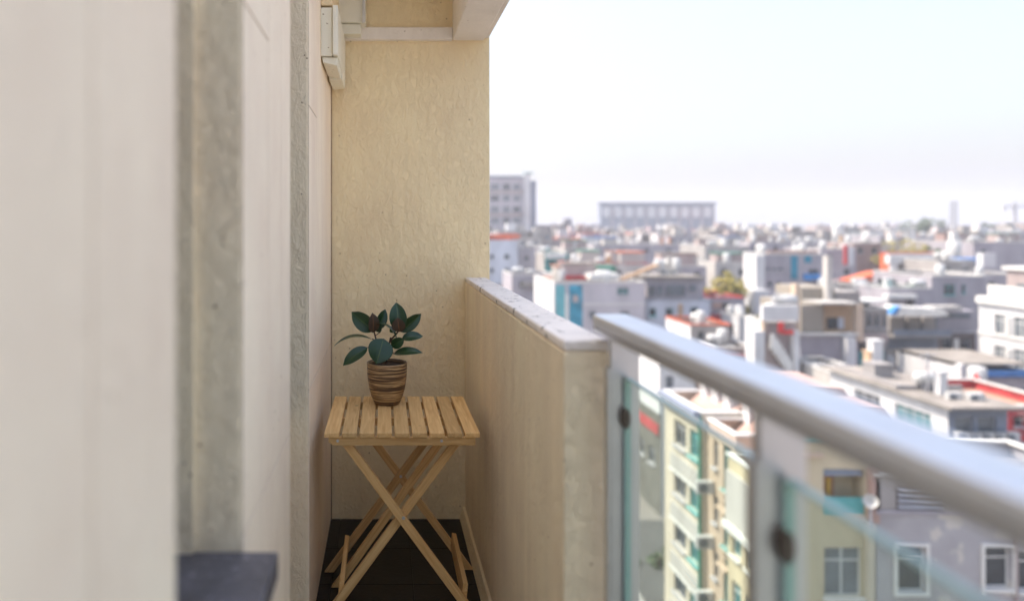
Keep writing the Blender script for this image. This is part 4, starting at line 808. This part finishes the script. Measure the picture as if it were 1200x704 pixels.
# horizon trees and crane
for px, pyt, D, h, r_, sd, lab in ((1086,257,330,8,6.5,61,'dark flat-topped tree on the horizon left of the lattice mast'), (1165,262,300,9,4,62,'rounded blue-green tree on the horizon right of the mast'), (1155,260,305,9,1.4,63,'slim dark cypress beside the rounded horizon tree')):
    tree(lab, px, pyt, D, h, r_, 'leaf_dark', sd, n=900, ls=3)
D = 420; cr_ = thing('tower_crane', 'pale tower crane on the skyline at the right edge', 'crane', (X(1189,D), D, G)); zt = Z(243, D)
MB().box(X(1189,D)-.7, X(1189,D)+.7, D-.7, D+.7, G, zt+3).build('tower', 'trim_grey', cr_); MB().box(X(1174,D), X(1250,D), D-.5, D+.5, zt, zt+1).build('jib', 'trim_grey', cr_); MB().box(X(1173,D), X(1178,D), D-.9, D+.9, zt-2, zt+1.2).build('counterweight', 'trim_white', cr_)
MB().tube([(X(1176,D), D, zt+1), (X(1189,D), D, zt+4), (X(1230,D), D, zt+1)], .15, 4).build('tie_cable', 'trim_grey', cr_)
gn = thing('rooftop_gantry', 'white rooftop gantry frame on the grey block by the skyline', 'gantry', (X(1057,226), 226, Z(277,226))); D = 226
MB().box(*pbox(1044,1050,270,284,D,2)).build('post', 'trim_white', gn); MB().box(*pbox(1067,1073,270,284,D,2)).build('post', 'trim_white', gn); MB().box(*pbox(1042,1075,268,270,D,2)).build('beam', 'trim_white', gn)
# cables
def cable(label, p0, p1, sag):
    P = [Vector(p0).lerp(Vector(p1), i/16)-Vector((0,0,sag*4*(i/16)*(1-i/16))) for i in range(17)]
    return tag(MB().tube([tuple(p) for p in P], .03, 5).build('cable', 'cable_black', smooth=True), label, 'cable', 'cables across the near roofs')
cable('upper of the sagging cables over the beige flat roof', (X(1036,78), 78, Z(419,78)), (X(1235,42), 42, Z(492,42)), .9)
cable('middle one of the sagging cables over the beige flat roof', (X(1037,78), 78, Z(422,78)), (X(1235,42), 42, Z(497,42)), 1.1)
cable('lowest of the sagging cables over the beige flat roof', (X(1000,80), 80, Z(424,80)), (X(1235,44), 44, Z(512,44)), 1.5)
tag(MB().lathe([(0,0),(.22,0),(.24,.3),(.1,.5),(0,.5)], (X(961,33), 33, Z(517,33)), 10).build('rooftop_bucket', 'yellow_plastic'), 'tiny yellow bucket on the yellow corner house roof', 'bucket')

# ------------------------------------------------------------------ far city that reads as one mass
rnd = random.Random(99); mats = ['wall_white','wall_lavender','wall_greige','wall_pinkish','wall_offwhite','wall_brownpink','roof_orange','roof_concrete','wall_bluegrey','roof_red','pane_grey']
fc = MB()
def farbox(D, px, top, w_, d_):
    x = X(px, D); mi = rnd.choices(range(6), [1,5,5,3,3,1])[0]; fc.box(x-w_/2, x+w_/2, D, D+d_, G, top, mi); fc.box(x-w_/2-.1, x+w_/2+.1, D-.1, D+d_+.1, top+.01, top+.3, rnd.choice([7,7,7,7,7,7,2,5,8,8,7,2,6]))
    for q in range(rnd.randint(1, 3)):
        a_ = x+rnd.uniform(-.35,.3)*w_; fc.box(a_, a_+rnd.uniform(1,3.5), D+1, D+4, top+.3, top+rnd.uniform(1.3,3.4), rnd.choice([0,0,4,4,2,1,3,4]))
    n = int(w_/3)
    if D < 420:
        for k in range(2):
            for i in range(n): a_ = x-w_/2+w_*(i+.5)/n; fc.box(a_-.6, a_+.6, D-.06, D-.02, top-2.4-k*3, top-1.1-k*3, 10)
for i in range(1900):
    D = 235*math.exp(rnd.random()**.9*1.95); px = rnd.uniform(380, 1900)
    if 545 < px < 640 and 280 < D < 330: continue
    if 690 < px < 845 and 500 < D < 560: continue
    top = EYE - rnd.uniform(2.2, 9.5) + (rnd.random() < .06 and not (680 < px < 850 and D < 540))*rnd.uniform(1, 4); farbox(D, px, top, rnd.uniform(8, 22), rnd.uniform(8, 18))
for i in range(420):       # low infill between the near houses, under their roofs
    D = rnd.uniform(100, 235); px = rnd.uniform(560, 2100); top = EYE-rnd.uniform(13.5, 17); w_ = rnd.uniform(6, 12)
    if X(px, D)-w_/2 < 17.5: continue
    farbox(D, px, top, w_, rnd.uniform(6, 10))
for i in range(70):
    D = rnd.uniform(36, 110); farbox(D, rnd.uniform(1420, 2600), EYE-rnd.uniform(9, 14), rnd.uniform(6, 11), rnd.uniform(6, 10))
o = fc.build('distant_rooftops', mats); tag(o, 'mass of small pale houses and rooftops stretching to the horizon', 'rooftops', kind='stuff')
ft = MB()
for i in range(9000):
    D = rnd.uniform(600, 1800); px = rnd.uniform(560, 1450); x = X(px, D)+rnd.gauss(0, 3); h = rnd.uniform(-3, 3)-8+5*math.sin(px*.05)*math.sin(px*.013+1); p = Vector((x, D, h)); a_ = Vector((rnd.gauss(0,1), rnd.gauss(0,1), rnd.gauss(0,1))).normalized(); b_ = a_.orthogonal().normalized(); s_ = rnd.uniform(2, 5)
    ft.quad(tuple(p-a_*s_), tuple(p-b_*s_*.7), tuple(p+a_*s_), tuple(p+b_*s_*.7))
tag(ft.build('distant_trees', 'leaf_dark'), 'dark band of far trees along the horizon', 'trees', kind='stuff')
# ------------------------------------------------------------------ haze
hz = MB().box(-6500, 6500, -3500, 9500, G-1, 75).build('haze', []) if False else None
mb = MB().box(-1900, 1900, -300, 1950, G-1, 76); me = mb.data('haze', []); o = bpy.data.objects.new('haze', me); COL.objects.link(o); tag(o, kind='stuff')
m = bpy.data.materials.new('haze_air'); m.use_nodes = True; n = m.node_tree.nodes; n.remove(n['Principled BSDF']); pv = n.new('ShaderNodeVolumePrincipled'); pv.inputs['Density'].default_value = .00055; pv.inputs['Color'].default_value = (.80,.83,.90,1); pv.inputs['Anisotropy'].default_value = .2
m.node_tree.links.new(pv.outputs[0], n['Material Output'].inputs['Volume']); me.materials.append(m)
